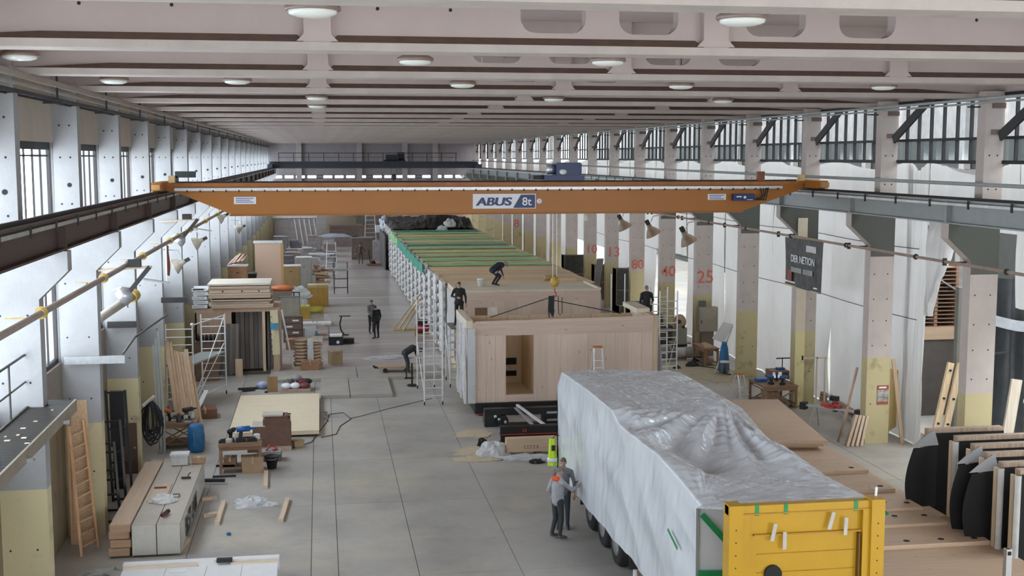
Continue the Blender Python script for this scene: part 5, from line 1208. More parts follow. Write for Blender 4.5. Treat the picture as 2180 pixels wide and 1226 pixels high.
MB().beam((-.2,-.1,1.8),(.08,.4,2.0),.05,.08).build('hook_bar', mat('hook_white', (.6,.56,.5), .6), t)
t = thing('grey_profiles', 'grey metal profiles leaning on the fourth left column', 'profiles', (-5.15,38.6,0))
for k in range(3): MB().beam((.1*k,-.2,0.9),(-.15+.08*k,.5,3.3+.2*k),.07,.05).build('profile', GREYST, t)
for k in range(3): MB().beam((.1*k+.02,-.38,0),(.1*k,-.2,.92),.07,.05).build('profile_foot', GREYST, t)
def leanboard(k, x, y, h, w, la):
    o = MB().beam((x+.42,y-.55,0),(x,y+.25,h),w,.05,up=(0,1,0)).build('leaning_board', wood('lean%d' % (k%3), ((.66,.48,.32),(.60,.43,.29),(.70,.54,.36))[k%3], 'z')); tag(o, la, 'board', 'long boards leaning by the left scaffold')
names = ['leftmost','second','third','fourth','fifth','sixth','seventh','rightmost']
for k in range(8): leanboard(k, -5.28+.10*k, 42.0+.06*k, (2.95,2.9,2.6,2.55,2.5,2.45,2.6,2.3)[k], .13, names[k] + ' long board in the bundle leaning by the left scaffold')
# first workbench with tools
bench('cross-braced workbench covered with tools beside the blue sack', (-4.62,39.2,0), 0, 1.25, 1.0, .85)
random.seed(4)
TOOLC = [(.55,.56,.55),(.05,.05,.055),(.30,.07,.04),(.50,.45,.38),(.16,.18,.20),(.62,.62,.60)]
kinds = ['jar','tin','spool','case','tray','bottle']
adj = ['small','round','squat','tall','narrow','wide']; colr = ['pale grey','black','rusty red','beige','slate','white']
spots = [(-5.1,39.35,2),(-4.95,39.0,3),(-4.8,39.5,0),(-4.7,39.1,5),(-4.45,39.45,1),(-4.35,39.0,0),(-4.2,39.35,5),(-4.55,38.85,1),(-5.05,38.85,4),(-4.25,38.8,3),(-4.65,39.35,4)]
for i, (x, y, c) in enumerate(spots):
    kd = kinds[i % 6]; m = mat('tool_col%d' % c, TOOLC[c], .5)
    t = thing(kd, '%s %s %s on the tool-covered bench by the blue sack, %s' % (adj[(i*5+c) % 6], colr[c], kd, ['back left','front left','far back','near the middle','back middle','front right','back right','front middle','front edge left','front right corner','dead centre'][i]), kd, (x, y, .85))
    s = .8 + .4*random.random()
    if kd in ('case','tray'): MB().box(-.12*s,.12*s,-.09,.09,0,.1*s).build('body', m, t); MB().box(-.12*s,.12*s,-.095,.095,.08*s,.11*s).build('lid', mat('tool_col1', TOOLC[1], .5), t)
    else: MB().lathe([(.07*s,0),(.075*s,.02),(.07*s,.16*s),(.04*s,.19*s),(.035*s,.22*s)], n=10).build('body', m, t, smooth=True); MB().cyl((0,0,.21*s),(0,0,.25*s),.045*s,n=10).build('cap', mat('tool_col%d' % ((c+1)%6), TOOLC[(c+1)%6], .5), t)
drill('black cordless drill standing upright on the tool-covered bench', (-4.3,39.2,.85), .6, CABLE, 1.6)
drill('orange cordless drill at the left of the tool-covered bench', (-4.95,39.2,.85), 2.6, mat('tool_orange', (.6,.14,.03), .5), 1.5)
o = thing('blue_sack', 'tall blue rubble sack standing at the first left workbench', 'sack', (-3.98,38.35,0)); MB().lathe([(.22,0),(.27,.1),(.27,.5),(.24,.8),(.17,.88),(.05,.86)], n=16).build('bag', mat('sack_blue', (.03,.19,.42), .55, var=.2, vs=6, bump=.5, bs=8), o, smooth=True)
MB().tube([(-.05,-.26,.2),(-.03,-.28,.45),(-.06,-.26,.65)], .02, 5).build('fold', mat('sack_blue2', (.05,.25,.5), .5), o)
# second workbench
b2 = bench('wooden workbench with power tools standing in front of the brown carton stack', (-2.45,35.75,0), R(3), 1.25, .75, .86, False)
MB().box(-.62,.62,-.4,-.36,.80,.92).build('front_lip', BENCH, b2)
drill('black upright power tool on the second left workbench', (-2.7,35.85,.86), 1.2, CABLE, 1.6)
drill('blue cordless drill on the second left workbench', (-2.35,35.75,.86), .2, TBLUE, 1.9)
for i, (x, y, nm, la, m) in enumerate(((-2.9,35.6,'black_tool','black grinder at the left end of the second workbench',CABLE),(-2.6,35.95,'white_tub','white tub at the back of the second workbench',SIGNW),(-2.75,35.5,'beige_tin','beige tin on the front of the second workbench',mat('tool_col3', TOOLC[3], .5)),(-2.1,35.65,'black_tray','black tray on the right of the second workbench',CABLE),(-1.98,36.0,'paint_tin','small pale tin at the back right of the second workbench',BATT))):
    t = thing(nm, la, 'tool' if i in (0,) else 'tin' if i != 3 else 'tray', (x,y,.86))
    if i in (0,3): MB().box(-.15,.15,-.07,.07,0,.1).build('body', m, t); MB().cyl((-.1,0,.1),(.1,0,.13),.04,n=8).build('grip', m, t)
    else: MB().lathe([(.09,0),(.1,.01),(.1,.15),(.09,.16)], n=14).build('body', m, t, smooth=True); MB().tube([(-.1,0,.13),(0,-.08,.05),(.1,0,.13)], .006, 4).build('handle', GALV, t)
boxy('cardboard_box', 'large open brown carton on the floor under the second workbench', 'box', (-2.1,35.55,.0), (.62,.45,.46), CARD, .1)
boxy('cardboard_box', 'small carton on the shelf of the second workbench', 'box', (-2.75,35.75,.17), (.36,.4,.25), mat('card_dk', (.26,.16,.10), .85))
boxy('cardboard_box', 'tall dark carton on the shelf at the right of the second workbench', 'box', (-2.05,35.95,.5), (.4,.3,.28), mat('card_dk', (.26,.16,.10), .85))
o = MB().box(-3.2,-2.55,35.0,35.08,0,.05).build('dark_strut', CABLE); tag(o, 'black strut on the floor in front of the second workbench', 'strut')
o = MB().box(-3.15,-2.6,35.55,35.63,.17,.23).build('dark_strut', CABLE); tag(o, 'black strut across the lower shelf of the second workbench', 'strut')
t = thing('bucket', 'black mortar bucket right of the second workbench', 'bucket', (-1.55,35.85,0)); MB().lathe([(.13,0),(.19,.34),(.205,.34),(.205,.38),(.18,.36)], n=18).build('pail', CABLE, t, smooth=True); MB().tube([(-.2,0,.36),(-.1,-.2,.3),(.1,-.2,.3),(.2,0,.36)], .008, 5).build('handle', GALV, t)
t = thing('tool_case', 'grey flat tool case with a red strap beside the brown carton stack', 'case', (-1.65,36.9,0)); MB().box(-.4,.35,-.25,.25,0,.2).build('lower_shell', mat('case_dark', (.10,.09,.09), .5), t); MB().box(-.38,.33,-.23,.23,.2,.3).build('upper_shell', mat('case_grey', (.38,.36,.35), .5), t); MB().tube([(-.1,-.1,.32),(0,.0,.45),(.15,.05,.42),(.22,-.05,.32),(.1,-.15,.33)], .035, 6).build('red_hose', mat('tool_red2', (.40,.04,.03), .5), t)
DCARD = mat('dark_carton', (.19,.105,.075), .8, var=.12, vs=5)
t = thing('carton_pallet', 'stepped stack of dark brown cartons on a pallet in front of the pale floor panel', 'cartons', (-1.62,38.4,0))
MB().box(-.62,.6,-.4,.4,0,.14).build('pallet', wood('pal', (.55,.42,.30), 'x'), t)
MB().box(-.6,.58,-.38,.38,.14,.78).build('carton_block', DCARD, t); MB().box(-.28,.56,-.3,.34,.78,.98).build('carton_layer', DCARD, t); MB().box(-.22,.48,-.25,.3,.98,1.08).build('carton_layer', DCARD, t)
MB().box(-.3,.34,-.28,.28,1.08,1.13).build('pale_lid', mat('card_pale', (.60,.54,.46), .8), t); MB().box(-.62,-.22,-.38,.38,.78,.80).build('pale_flap', mat('card_pale', (.60,.54,.46), .8), t)
drill('black cordless tool lying on the pale floor panel behind the carton stack', (-1.35,41.2,.23), .2, CABLE, 1.3)
boxy('cardboard_box', 'small crumpled carton on the floor right of the carton stack', 'box', (-.85,38.55,0), (.35,.3,.2), mat('card_tan', (.55,.40,.24), .85), .5)
# pale panel lying on the floor
t = thing('laid_panel', 'large pale timber panel lying flat on the floor at left', 'panel', (-1.63,43.0,.08), 0)
MB().box(-1.47,1.47,-3.2,3.2,.0,.13).build('panel', wood('pale_clt', (.80,.69,.50), 'x', .55, var=.06), t)
for y in (-2.8,0,2.8): MB().box(-1.4,1.35,y-.08,y+.08,-.08,0).build('bearer', mat('bearer_dark', (.05,.04,.04), .8), t)
o = MB().tube([(-.1,39.6,.012),(.4,40.0,.012),(.55,41.2,.012),(.95,42.3,.012),(.7,43.4,.012),(.2,43.2,.012),(.1,42.0,.012),(-.4,39.0,.012),(-1.2,38.0,.012)], .012, 5).build('loose_cable', CABLE); tag(o, 'thin black cable looping on the floor beside the pale panel', 'cable')
o = MB().tube([(-.02,43.6,.012),(.12,43.4,.05),(.05,43.1,.012),(.2,42.8,.06),(.02,42.5,.012),(.18,42.0,.012)], .012, 5).build('loose_cable', CABLE); tag(o, 'short curled cable at the right edge of the pale panel', 'cable')
o = MB().tube([(4.1,45.5,.012),(2.4,43.9,.012),(1.2,42.6,.012),(.9,42.4,.012)], .01, 5).build('loose_cable', CABLE); tag(o, 'thin cable running from the scaffold towards the pale panel', 'cable')
boxy('wooden_crate', 'low brown wooden crate beside the leaning boards', 'crate', (-4.2,43.6,0), (.8,.9,.32), mat('crate_red', (.24,.12,.07), .8), .15)
o = MB().beam((-4.42,43.5,.33),(-4.22,44.6,.75),.16,.03).build('pale_board', WPAN); tag(o, 'narrow white board propped on the low brown crate', 'board')
# left scaffold with slanted deck
t = thing('scaffold_tower', 'light aluminium scaffold with a slanted platform by the left wall', 'scaffold', (-5.65,45.0,0))
for (x, y) in ((.0,0),(.95,0),(1.0,2.75),(1.9,2.75)):
    MB().cyl((x,y,.1),(x,y,3.15),.03,n=8).build('upright', ALU, t); MB().cyl((x-.02,y,.07),(x+.02,y,.07),.07,n=10).build('castor', CABLE, t)
for y, x in ((0,0),(2.75,1.0)):
    for k in range(10): MB().cyl((x,y,.35+k*.29),(x+.93,y,.35+k*.29),.02,n=6).build('rung', ALU, t)
MB().cyl((.95,0,3.1),(1.9,2.75,3.1),.024,n=7).build('rail', ALU, t); MB().cyl((.95,0,.35),(1.9,2.75,3.1),.022,n=7).build('brace', ALU, t); MB().cyl((1.0,0,.3),(1.85,2.7,2.0),.022,n=7).build('brace', ALU, t); MB().cyl((0,0,.35),(1.0,2.75,.35),.022,n=7).cyl((.95,0,.35),(1.9,2.75,.35),.022,n=7).build('base_rail', ALU, t)
b = MB(); b.add([(.0,-.1,1.62),(.93,-.1,1.62),(1.9,2.8,1.62),(1.0,2.8,1.62)]+[(.0,-.1,1.68),(.93,-.1,1.68),(1.9,2.8,1.68),(1.0,2.8,1.68)], [(0,1,2,3),(4,5,6,7),(0,1,5,4),(1,2,6,5),(2,3,7,6),(3,0,4,7)]); b.build('deck', GREYST, t)
MB().sph((.95,0,3.12),.07).build('coupler', BATT, t, smooth=True)
# shed with panels on top
SHW = wood('shed_wood', (.52,.38,.27), 'z', .7, var=.12)
t = thing('timber_shed', 'open-fronted timber storage box carrying a stack of panels', 'shed', (-5.3,52.0,0))
MB().box(0,3.5,.0,2.4,2.68,2.85).build('roof', SHW, t); MB().box(0,.06,0,2.4,0,2.68).build('side_wall', SHW, t); MB().box(3.44,3.5,0,2.4,0,2.68).build('side_wall', SHW, t); MB().box(0,3.5,2.34,2.4,0,2.68).build('back_wall', mat('shed_back', (.16,.12,.09), .8), t)
MB().box(0,1.5,0,.05,.0,2.68).build('front_panel', SHW, t); MB().box(2.78,2.9,-.05,.06,0,2.68).build('front_post', wood('post_pale', (.72,.56,.40), 'z'), t); MB().box(0,3.6,-.1,.0,0,.12).build('sill', mat('sill_dark', (.12,.09,.075), .8), t)
for k in range(6): MB().box(1.62+k*.19,1.62+k*.19+.17,.75,.80,.1,2.68).build('grey_board', wood('grey_b%d' % (k%2), ((.20,.18,.17),(.27,.25,.23))[k%2], 'z', knots=False), t)
for k in range(4): MB().box(2.95+k*.13,2.95+k*.13+.11,.5,.55,.1,2.6).build('grey_board', wood('grey_b%d' % (k%2), ((.20,.18,.17),(.27,.25,.23))[k%2], 'z', knots=False), t)
for k in range(6):
    o = MB().beam((-4.25+.13*k,51.65,.05+.05*(k>3)),(-4.15+.12*k,51.85,2.2),.12,.04,up=(0,1,0)).build('weathered_plank', wood('grey_lean%d' % (k%2), ((.13,.115,.10),(.19,.17,.15))[k%2], 'z', knots=False)); tag(o, ('leftmost','second','third','fourth','fifth','rightmost')[k] + ' weathered dark plank leaning on the shed front', 'plank', 'weathered planks on the shed front')
o = MB().box(-3.65,-3.35,51.45,51.5,.0,.75).build('pale_plank', wood('post_pale', (.72,.56,.40), 'z')); tag(o, 'short pale plank standing at the foot of the weathered planks', 'plank')
t = thing('levelling_board', 'pale yellow board with a blue patch leaning at the right of the shed', 'board', (-1.95,51.75,0)); MB().beam((0,0,.85),(-.08,.15,2.75),.32,.04,up=(0,1,0)).build('board', wood('cream', (.74,.68,.44), 'z', knots=False), t); MB().beam((-.06,-.03,1.95),(-.07,0,2.2),.33,.045,up=(0,1,0)).build('blue_patch', mat('patch_blue', (.05,.28,.48), .5), t); MB().box(-.12,.12,0,.06,0,.86).build('leg', SHW, t)
for k in range(7): MB().box(-.19,-.16,-.02,.0,.95+k*.25,1.0+k*.25).build('notch', CABLE, t)
o = MB().beam((-1.7,51.9,2.75),(-1.25,52.2,.1),.06,.05).build('leaning_rail', ALU); tag(o, 'silver rail leaning against the right end of the shed', 'rail')
tops = [(-4.62,-2.05,51.9,53.6,2.86,.16),(-4.66,-2.2,51.95,53.5,3.03,.1),(-4.6,-2.1,51.85,53.4,3.16,.06),(-4.72,-2.15,51.9,53.7,3.28,.2),(-4.68,-2.18,51.95,53.7,3.50,.14),(-4.7,-2.2,51.9,53.8,3.66,.12),(-4.75,-2.15,51.9,54.2,3.82,.07)]
for k, (x0,x1,y0,y1,z0,h) in enumerate(tops):
    t = thing('stacked_sheet', ('lowest','second','third','fourth','fifth','sixth','topmost white')[k] + ' panel of the stack on the shed roof', 'panel', (x0,y0,z0), 0, 'panels stacked on the shed')
    MB().box(0,x1-x0,0,y1-y0,.0,h).build('board', (wood('stk%d' % (k%3), ((.56,.42,.31),(.64,.52,.40),(.50,.35,.24))[k%3], 'x') if k != 6 else wood('stk_top', (.74,.69,.60), 'x')), t)
    MB().box(-.02,x1-x0+.02,-.01,.03,h-.03,h).build('edge', wood('stk_edge', (.76,.66,.52), 'x'), t)
    if k == 4:
        for xx in (.55,1.35,2.05): MB().cyl((xx,-.02,.07),(xx,.0,.07),.035,n=8).build('hole', HOLE, t)
for k in range(5):
    t = thing('metal_bracket', ('lowest','second','middle','fourth','topmost')[k] + ' galvanised channel piled on the left of the shed roof', 'channel', (-5.4+.05*(k%2),51.95,2.87+k*.18), 0, 'channels piled on the shed roof')
    MB().box(0,.62,0,.9,0,.03).box(0,.62,0,.03,.03,.14).box(0,.62,.87,.9,.03,.14).build('channel', ALU, t); MB().box(.05,.5,-.01,0,.05,.11).build('slot', HOLE if k == 4 else GALV, t)
t = thing('shelf_boxes', 'brown shelf with bottles standing inside the left scaffold', 'shelf', (-5.2,50.6,0)); MB().box(0,.9,0,.5,0,1.6).build('cupboard', mat('cup_brown', (.26,.16,.10), .7), t); MB().box(-.03,.93,-.03,.53,1.6,1.64).build('shelf_top', mat('cup_top', (.12,.10,.09), .7), t)
for k in range(5): MB().lathe([(.07,0),(.07,.18),(.03,.24),(.03,.3)], (.12+.17*k,.25,1.64), 8).build('bottle', CABLE, t, smooth=True)

# ---- farther left: cabinets, panels, crates
def cabinet(lab, loc, w, d, h, m, doors=2, top=None, nm='cabinet', cat='cabinet'):
    t = thing(nm, lab, cat, loc)
    MB().box(0,w,0,d,0,h).build('carcass', m, t)
    for k in range(doors):
        dd = MB().box(.04,w-.04,-.02,0,.05+k*(h-.1)/doors,.05+(k+1)*(h-.1)/doors-.04).build('door', m, t); MB().box(w*.42,w*.58,-.035,-.02,.05+(k+.8)*(h-.1)/doors,.08+(k+.8)*(h-.1)/doors).build('handle', CABLE, dd)
    if top: MB().box(-.03,w+.03,-.03,d+.03,h,h+.06).build('top', top, t)
    return t
cabinet('brown two-door cabinet with sticks piled on top by the left wall', (-5.1,68.0,0), 1.05,.8,3.2, mat('cab_br', (.48,.26,.13), .6), 2, BATT)
for k in range(7):
    o = MB().beam((-5.05+.12*k,68.1,3.3+.03*k),(-4.6+.08*k,68.7,3.75+.04*(k%3)),.1,.08).build('wood_stick', wood('stick%d' % (k%2), ((.55,.42,.32),(.28,.12,.08))[k%2], 'x', knots=False)); tag(o, 'wooden stick in the pile on top of the brown cabinet', 'stick', 'sticks piled on the brown cabinet')
t = thing('upright_sheet', 'tall plain brown panel standing upright among the cabinets at left', 'panel', (-3.75,70.5,0)); MB().box(0,1.45,0,.08,0,4.3).build('panel', wood('tall_br', (.62,.44,.32), 'z', .6, var=.04, knots=False), t); MB().box(-.08,1.55,-.03,.5,4.3,4.42).build('top_board', BATT, t); MB().box(1.45,1.6,0,.5,0,4.3).build('side_board', wood('tall_side', (.60,.38,.16), 'z'), t)
t = thing('upturned_crate', 'black open crate lying between the cabinet and the tall panel', 'crate', (-4.3,69.3,2.2)); MB().prism([(0,0),(.6,0),(.7,.5),(-.1,.5)], 'y', 0, .6).build('body', CABLE, t); MB().box(.0,.6,.0,.6,-2.2,0).build('stand', mat('stand_br', (.3,.22,.16), .7), t); MB().box(-.12,.72,-.04,.02,.47,.53).build('rim', GREYST, t)
cabinet('ochre sideboard with white top right of the tall panel', (-2.35,73.2,0), 1.1,.8,2.7, mat('cab_och', (.40,.27,.12), .6), 2, BATT)
cabinet('tall grey metal locker right of the ochre sideboard', (-1.55,77.0,0), .95,.7,2.9, mat('cab_gry', (.36,.35,.33), .5), 1, BATT)
t = thing('wire_stand', 'black wire stand in front of the ochre sideboard', 'stand', (-2.2,66.5,0))
for x in (0,.35,.7,1.0): MB().cyl((x,0,0),(x,0,1.9),.03,n=6).build('upright', DARKST, t)
for z in (.4,1.2,1.85): MB().box(0,1.0,-.03,.03,z,z+.05).build('rail', DARKST, t)
boxy('wooden_crate', 'square yellow plywood crate standing at the edge of the aisle', 'crate', (-.22,75.7,0), (1.25,.9,1.35), wood('ply_yellow', (.66,.42,.10), 'z', knots=False), 0, wood('ply_lid', (.74,.60,.34), 'x', knots=False))
o = thing('big_bag', 'bulging white big bag left of the yellow plywood crate', 'bag', (-1.45,71.8,0)); MB().lathe([(.5,0),(.6,.15),(.62,.8),(.5,1.0)], n=16).build('bag', BATT, o, smooth=True)
crumple('bag_film', 'white film spilling over the big bag', 'plastic film', (-1.45,71.8,1.0), .75,.6,.55, PLAST, 31.)
boxy('wooden_crate', 'small yellow box standing in front of the white big bag', 'crate', (-1.0,69.8,0), (.6,.5,.75), mat('box_yel', (.60,.40,.06), .6), 0, mat('box_yel2', (.70,.60,.15), .6))
o = thing('yellow_roll', 'short yellow roll lying right of the small yellow box', 'roll', (-.35,71.8,.25)); MB().cyl((-.4,0,0),(.4,.05,0),.2,n=14).build('roll', mat('roll_yel', (.72,.66,.12), .5), o, smooth=True); MB().cyl((.4,.05,0),(.42,.05,0),.12,n=12).build('core', CABLE, o); MB().box(-.3,.3,-.1,.1,-.25,-.19).build('cradle', SHW, o)
t = thing('orange_sack', 'orange red sack on the crates behind the shed', 'sack', (-2.1,66,2.05)); MB().sph((0,0,.12),(.65,.4,.18)).build('sack', mat('sack_or', (.62,.16,.05), .6), t, smooth=True); MB().box(-.5,.5,-.3,.3,-2.05,0).build('crate', mat('crate_gry', (.25,.2,.16), .7), t)
t = thing('display_board', 'grey framed board standing in front of the white big bag', 'board', (-2.1,62.2,0)); MB().box(0,.95,0,.05,.95,2.1).build('board', mat('disp', (.36,.34,.27), .5), t); MB().box(-.05,0,-.03,.08,0,2.15).box(.95,1.0,-.03,.08,0,2.15).box(-.05,1.0,-.03,.08,2.1,2.16).build('frame', mat('disp_fr', (.22,.21,.19), .6), t)
t = thing('tool_chest', 'dark brown tool chest with drawers behind the bag pallet', 'chest', (-1.9,60.0,0)); MB().box(0,.95,0,.6,.1,1.4).build('body', mat('chest', (.13,.085,.065), .6), t)
for k in range(4): d_ = MB().box(.04,.91,-.02,0,.16+k*.3,.42+k*.3).build('drawer', mat('chest2', (.18,.12,.09), .55), t); MB().box(.15+.3*(k%2),.45+.3*(k%2),-.035,-.02,.26+k*.3,.34+k*.3).build('paper_tag', SIGNW, d_)
for x in (.1,.85): MB().cyl((x,.3,.05),(x+.04,.3,.05),.05,n=8).build('castor', CABLE, t)
boxy('cardboard_box', 'brown carton under the dark tool chest next to the bags', 'box', (-1.3,58.6,0), (.9,.5,.5), mat('card_tan2', (.40,.22,.12), .85))
# white table saw, stand, black cases
t = thing('table_saw', 'white table saw with splayed dark legs in the aisle', 'saw', (-.3,61.6,0)); MB().box(-.75,.75,-.4,.4,.78,.88).build('table', BATT, t); MB().box(-.6,.55,-.3,.3,.18,.24).build('shelf', SHW, t)
for sx in (-1,0,1): MB().beam((sx*.6,-.35,.78),(sx*.65,-.4,0),.09,.04).build('leg', GREYST, t); MB().beam((sx*.6,.35,.78),(sx*.65,.4,0),.09,.04).build('leg', GREYST, t)
MB().box(.4,1.15,.3,.34,.6,1.25).build('guard_frame', mat('pale_frame', (.6,.56,.52), .5), t); MB().box(.0,.06,-.05,.05,.88,1.3).box(-.2,-.14,-.05,.05,.88,1.2).build('blade_guard', GREYST, t); MB().box(-.75,.0,-.38,-.36,.2,.75).build('side_cover', SIGNW, t)
t = thing('roller_stand', 'dark folding roller stand beside the white table saw', 'stand', (1.0,62.8,0)); MB().box(-.45,.45,-.04,.04,.98,1.03).build('roller', DARKST, t); MB().tube([(0,0,1.0),(-.1,0,.6),(-.05,0,.3),(.1,0,.05)], .04, 6).build('leg', DARKST, t); MB().box(-.3,.35,-.1,.1,0,.05).build('foot', DARKST, t)
t = thing('tool_case', 'black tool case with a white lid on the aisle floor', 'case', (.65,59.7,0)); MB().box(-.35,.35,-.25,.25,0,.42).build('body', CABLE, t); MB().box(-.3,.3,-.25,.25,.42,.5).build('lid', SIGNW, t); MB().cyl((.1,-.27,.15),(.1,-.25,.15),.08,n=12).build('badge', SIGNW, t)
t = thing('tool_case', 'low black tool case right of the white-lidded one', 'case', (1.25,60.0,0)); MB().box(-.3,.3,-.2,.2,0,.25).build('body', CABLE, t); MB().tube([(-.1,-.21,.15),(-.05,-.25,.15),(.05,-.25,.15),(.1,-.21,.15)], .015, 5).build('handle', DARKST, t)
# bags on pallet
t = thing('bag_pallet', 'pallet stacked with beige paper sacks under clear film', 'pallet', (-.6,52.6,.131)); PBG = mat('paper_sack', (.60,.46,.33), .8, var=.1, vs=5)
MB().box(-.65,.6,-.5,.5,0,.13).build('pallet', wood('pal', (.55,.42,.30), 'x'), t)
sk = MB().sph((0,0,.08),(.33,.42,.085), 10, 6).mesh('paper_sack', PBG, True)
for k in range(8):
    for j in range(2): obj('paper_sack', sk, t, (-.34+j*.6+random.uniform(-.03,.03), 0, .13+k*.145), (0,0,random.uniform(-.05,.05)))
MB().grid(lambda u, v: (-.05+.25*u+.05*nz(u*3,v*4), -.45-.03*nz(u*9,v*9), 1.32-1.0*v), 6, 14).build('film_strip', PLAST, t, smooth=True)
boxy('cardboard_box', 'opened brown carton leaning at the front of the sack pallet', 'box', (-.55,51.9,.13), (.75,.3,.38), mat('card_tan2', (.40,.22,.12), .85), .1)
boxy('cardboard_box', 'tan carton lying open right of the sack pallet', 'box', (.55,54.0,0), (.5,.5,.6), mat('card_tan', (.55,.40,.24), .85), .4)
o = thing('spray_bottle', 'teal spray bottle standing on the sack pallet', 'bottle', (-.25,52.8,1.43)); MB().lathe([(.07,0),(.07,.16),(.03,.22),(.03,.28)], n=10).build('bottle', mat('teal', (.05,.22,.2), .4), o, smooth=True); MB().box(-.05,.03,-.02,.02,.28,.33).build('nozzle', SIGNW, o)
boxy('cardboard_box', 'pale carton on the right of the sack pallet', 'box', (-.2,52.3,1.3), (.4,.3,.2), mat('card_pale', (.60,.54,.46), .8))
t = thing('mixed_pallet', 'low pallet with white and dark red bags on the floor', 'pallet', (-1.05,48.1,0)); MB().box(-.6,.55,-.45,.45,0,.13).build('pallet', wood('pal_pink', (.62,.46,.38), 'x'), t)
for k, (x, y, z, m) in enumerate(((-.4,-.3,.13,SIGNW),(-.05,-.3,.13,SIGNW),(.32,-.3,.13,mat('bag_red', (.20,.05,.05), .6)),(-.3,.15,.2,mat('bag_dk', (.13,.10,.10), .6)),(.2,.15,.22,mat('bag_red', (.20,.05,.05), .6)),(.4,.2,.2,CABLE),(0,.2,.36,mat('bag_gr', (.36,.34,.34), .6)))):
    MB().sph((x,y,z+.1),(.22,.25,.12), 10, 6).build('bag', m, t, smooth=True)
t = thing('brown_board', 'upright brown board beside the low mixed pallet', 'board', (-1.98,47.8,0)); MB().box(-.2,.2,0,.05,.0,.62).build('board', wood('brd', (.42,.26,.12), 'z', knots=False), t); MB().box(-.3,-.2,-.15,.05,0,.05).build('foot', CABLE, t)
t = thing('blue_bundle', 'blue and white bundle with black handles on the floor by the brown board', 'bundle', (-2.4,48.6,0)); MB().sph((0,0,.14),(.28,.22,.16)).build('bundle', mat('bund', (.12,.20,.50), .5, dark=(.6,.62,.66), vs=5), t, smooth=True); MB().beam((-.2,-.1,.05),(-.95,-.2,.05),.1,.07).build('handle', CABLE, t); MB().beam((-.3,-.4,.05),(-.75,-.6,.05),.1,.07).build('handle', CABLE, t)
# ---- far left clutter beyond the aisle crates
random.seed(9)
GR_ = [(.38,.36,.36),(.26,.24,.24),(.42,.38,.36),(.52,.50,.50),(.20,.19,.21),(.36,.28,.24)]
adjs = ['low grey','dark grey','wide brown-grey','pale grey','blackish','reddish brown','squat grey','long dark','broad pale','narrow dark','flat grey','small brown','large grey','worn dark','plain pale','boxy black']
for k in range(16):
    x = -4.6 + (k % 4)*1.55 + random.uniform(-.2,.2); y = 99 + (k//4)*7.2 + random.uniform(-.6,.6); w = random.uniform(1.1,1.5); h = random.uniform(.5,1.5)
    m = mat('clut%d' % (k%6), GR_[k%6], .7, var=.2, vs=3)
    t = thing('pallet_load', '%s pallet load, row %s of the far left storage, %s from the wall' % (adjs[k], ['one','two','three','four'][k//4], ['first','second','third','fourth'][k%4]), 'pallet load', (x, y, 0), 0, 'pallet loads in the far left storage')
    MB().box(0,w,0,1.6,0,.14).build('pallet', mat('clut_pal', (.28,.23,.2), .8), t); MB().box(.03,w-.03,.05,1.5,.14,h).build('load', m, t); MB().box(.0,w*.7,-.01,1.2,h,h+random.uniform(.03,.3)).build('upper_load', mat('clut%d' % ((k+3)%6), GR_[(k+3)%6], .7), t)
t = thing('pale_shelving', 'pale slatted element standing at the far left wall', 'element', (-4.7,128,0)); MB().box(0,4.2,0,1.2,0,2.9).build('body', mat('pl_shel', (.40,.36,.34), .7), t); MB().box(-.2,4.3,-.1,1.3,2.9,3.2).build('top', BATT, t)
for k in range(5): MB().beam((2.0+k*.5,-.05,2.8),(2.4+k*.5,-.05,0),.14,.05).build('slat', BATT, t)
t = thing('tall_element', 'tall pale upright element behind the slatted one', 'element', (-3.6,133,0)); MB().box(0,2.2,0,1,0,4.6).build('dark_part', mat('tl_dk', (.16,.16,.17), .7), t); MB().box(2.2,4.2,0,1,0,5.2).build('pale_part', mat('tl_pl', (.50,.46,.44), .7), t); MB().box(1.5,3.6,-.1,1.1,5.2,5.7).box(-.1,2.1,-.1,1.1,4.6,4.9).build('cap', BATT, t)
t = thing('covered_boat', 'bluish white covered heap lying across the far end of the aisle', 'covered heap', (-.5,126,0)); MB().grid(lambda u, v: (.2+4.2*u, .1+1.2*v, 1.0+.45*math.sin(PI*min(1,u*1.2))**.6*math.sin(PI*v)**.5*(.7+.4*nz(u*5,v*4))), 24, 8).build('cover', mat('heap_blue', (.44,.48,.56), .6), t); MB().box(-.2,5,0,1.2,0,1.0).build('base', mat('heap_base', (.28,.22,.20), .7), t)
t = thing('far_stage', 'low brown platform along the far end wall', 'platform', (1.0,137,0)); MB().box(0,9,0,2,0,1.5).build('deck', mat('stage', (.30,.24,.20), .7), t); MB().box(0,9,-.05,0,1.4,1.6).build('edge', mat('stage2', (.36,.24,.22), .7), t); MB().box(3,6,1.9,2,1.7,3.2).build('board', mat('stage3', (.27,.25,.22), .7), t)
t = thing('tall_ladder', 'tall double ladder standing at the far end of the aisle', 'ladder', (4.3,122,0))
for x, q in ((0,.35),(1.25,.9)): MB().beam((x,0,0),(q,0,6.5),.08,.05).build('stile', ALU, t)
for k in range(14): MB().box(.03+.025*k,1.22-.025*k,-.02,.02,.4+k*.42,.44+k*.42).build('rung', ALU, t)
cabinet('brown wooden box unit standing behind the man in the far aisle', (2.75,110.0,0), 1.9,1.2,1.9, mat('far_box', (.22,.17,.13), .7), 1, mat('far_top', (.34,.32,.32), .6))
cabinet('pale pink cabinet right of the brown unit in the far aisle', (4.6,108.5,0), .75,.8,1.7, mat('far_pk', (.44,.38,.40), .6), 1)
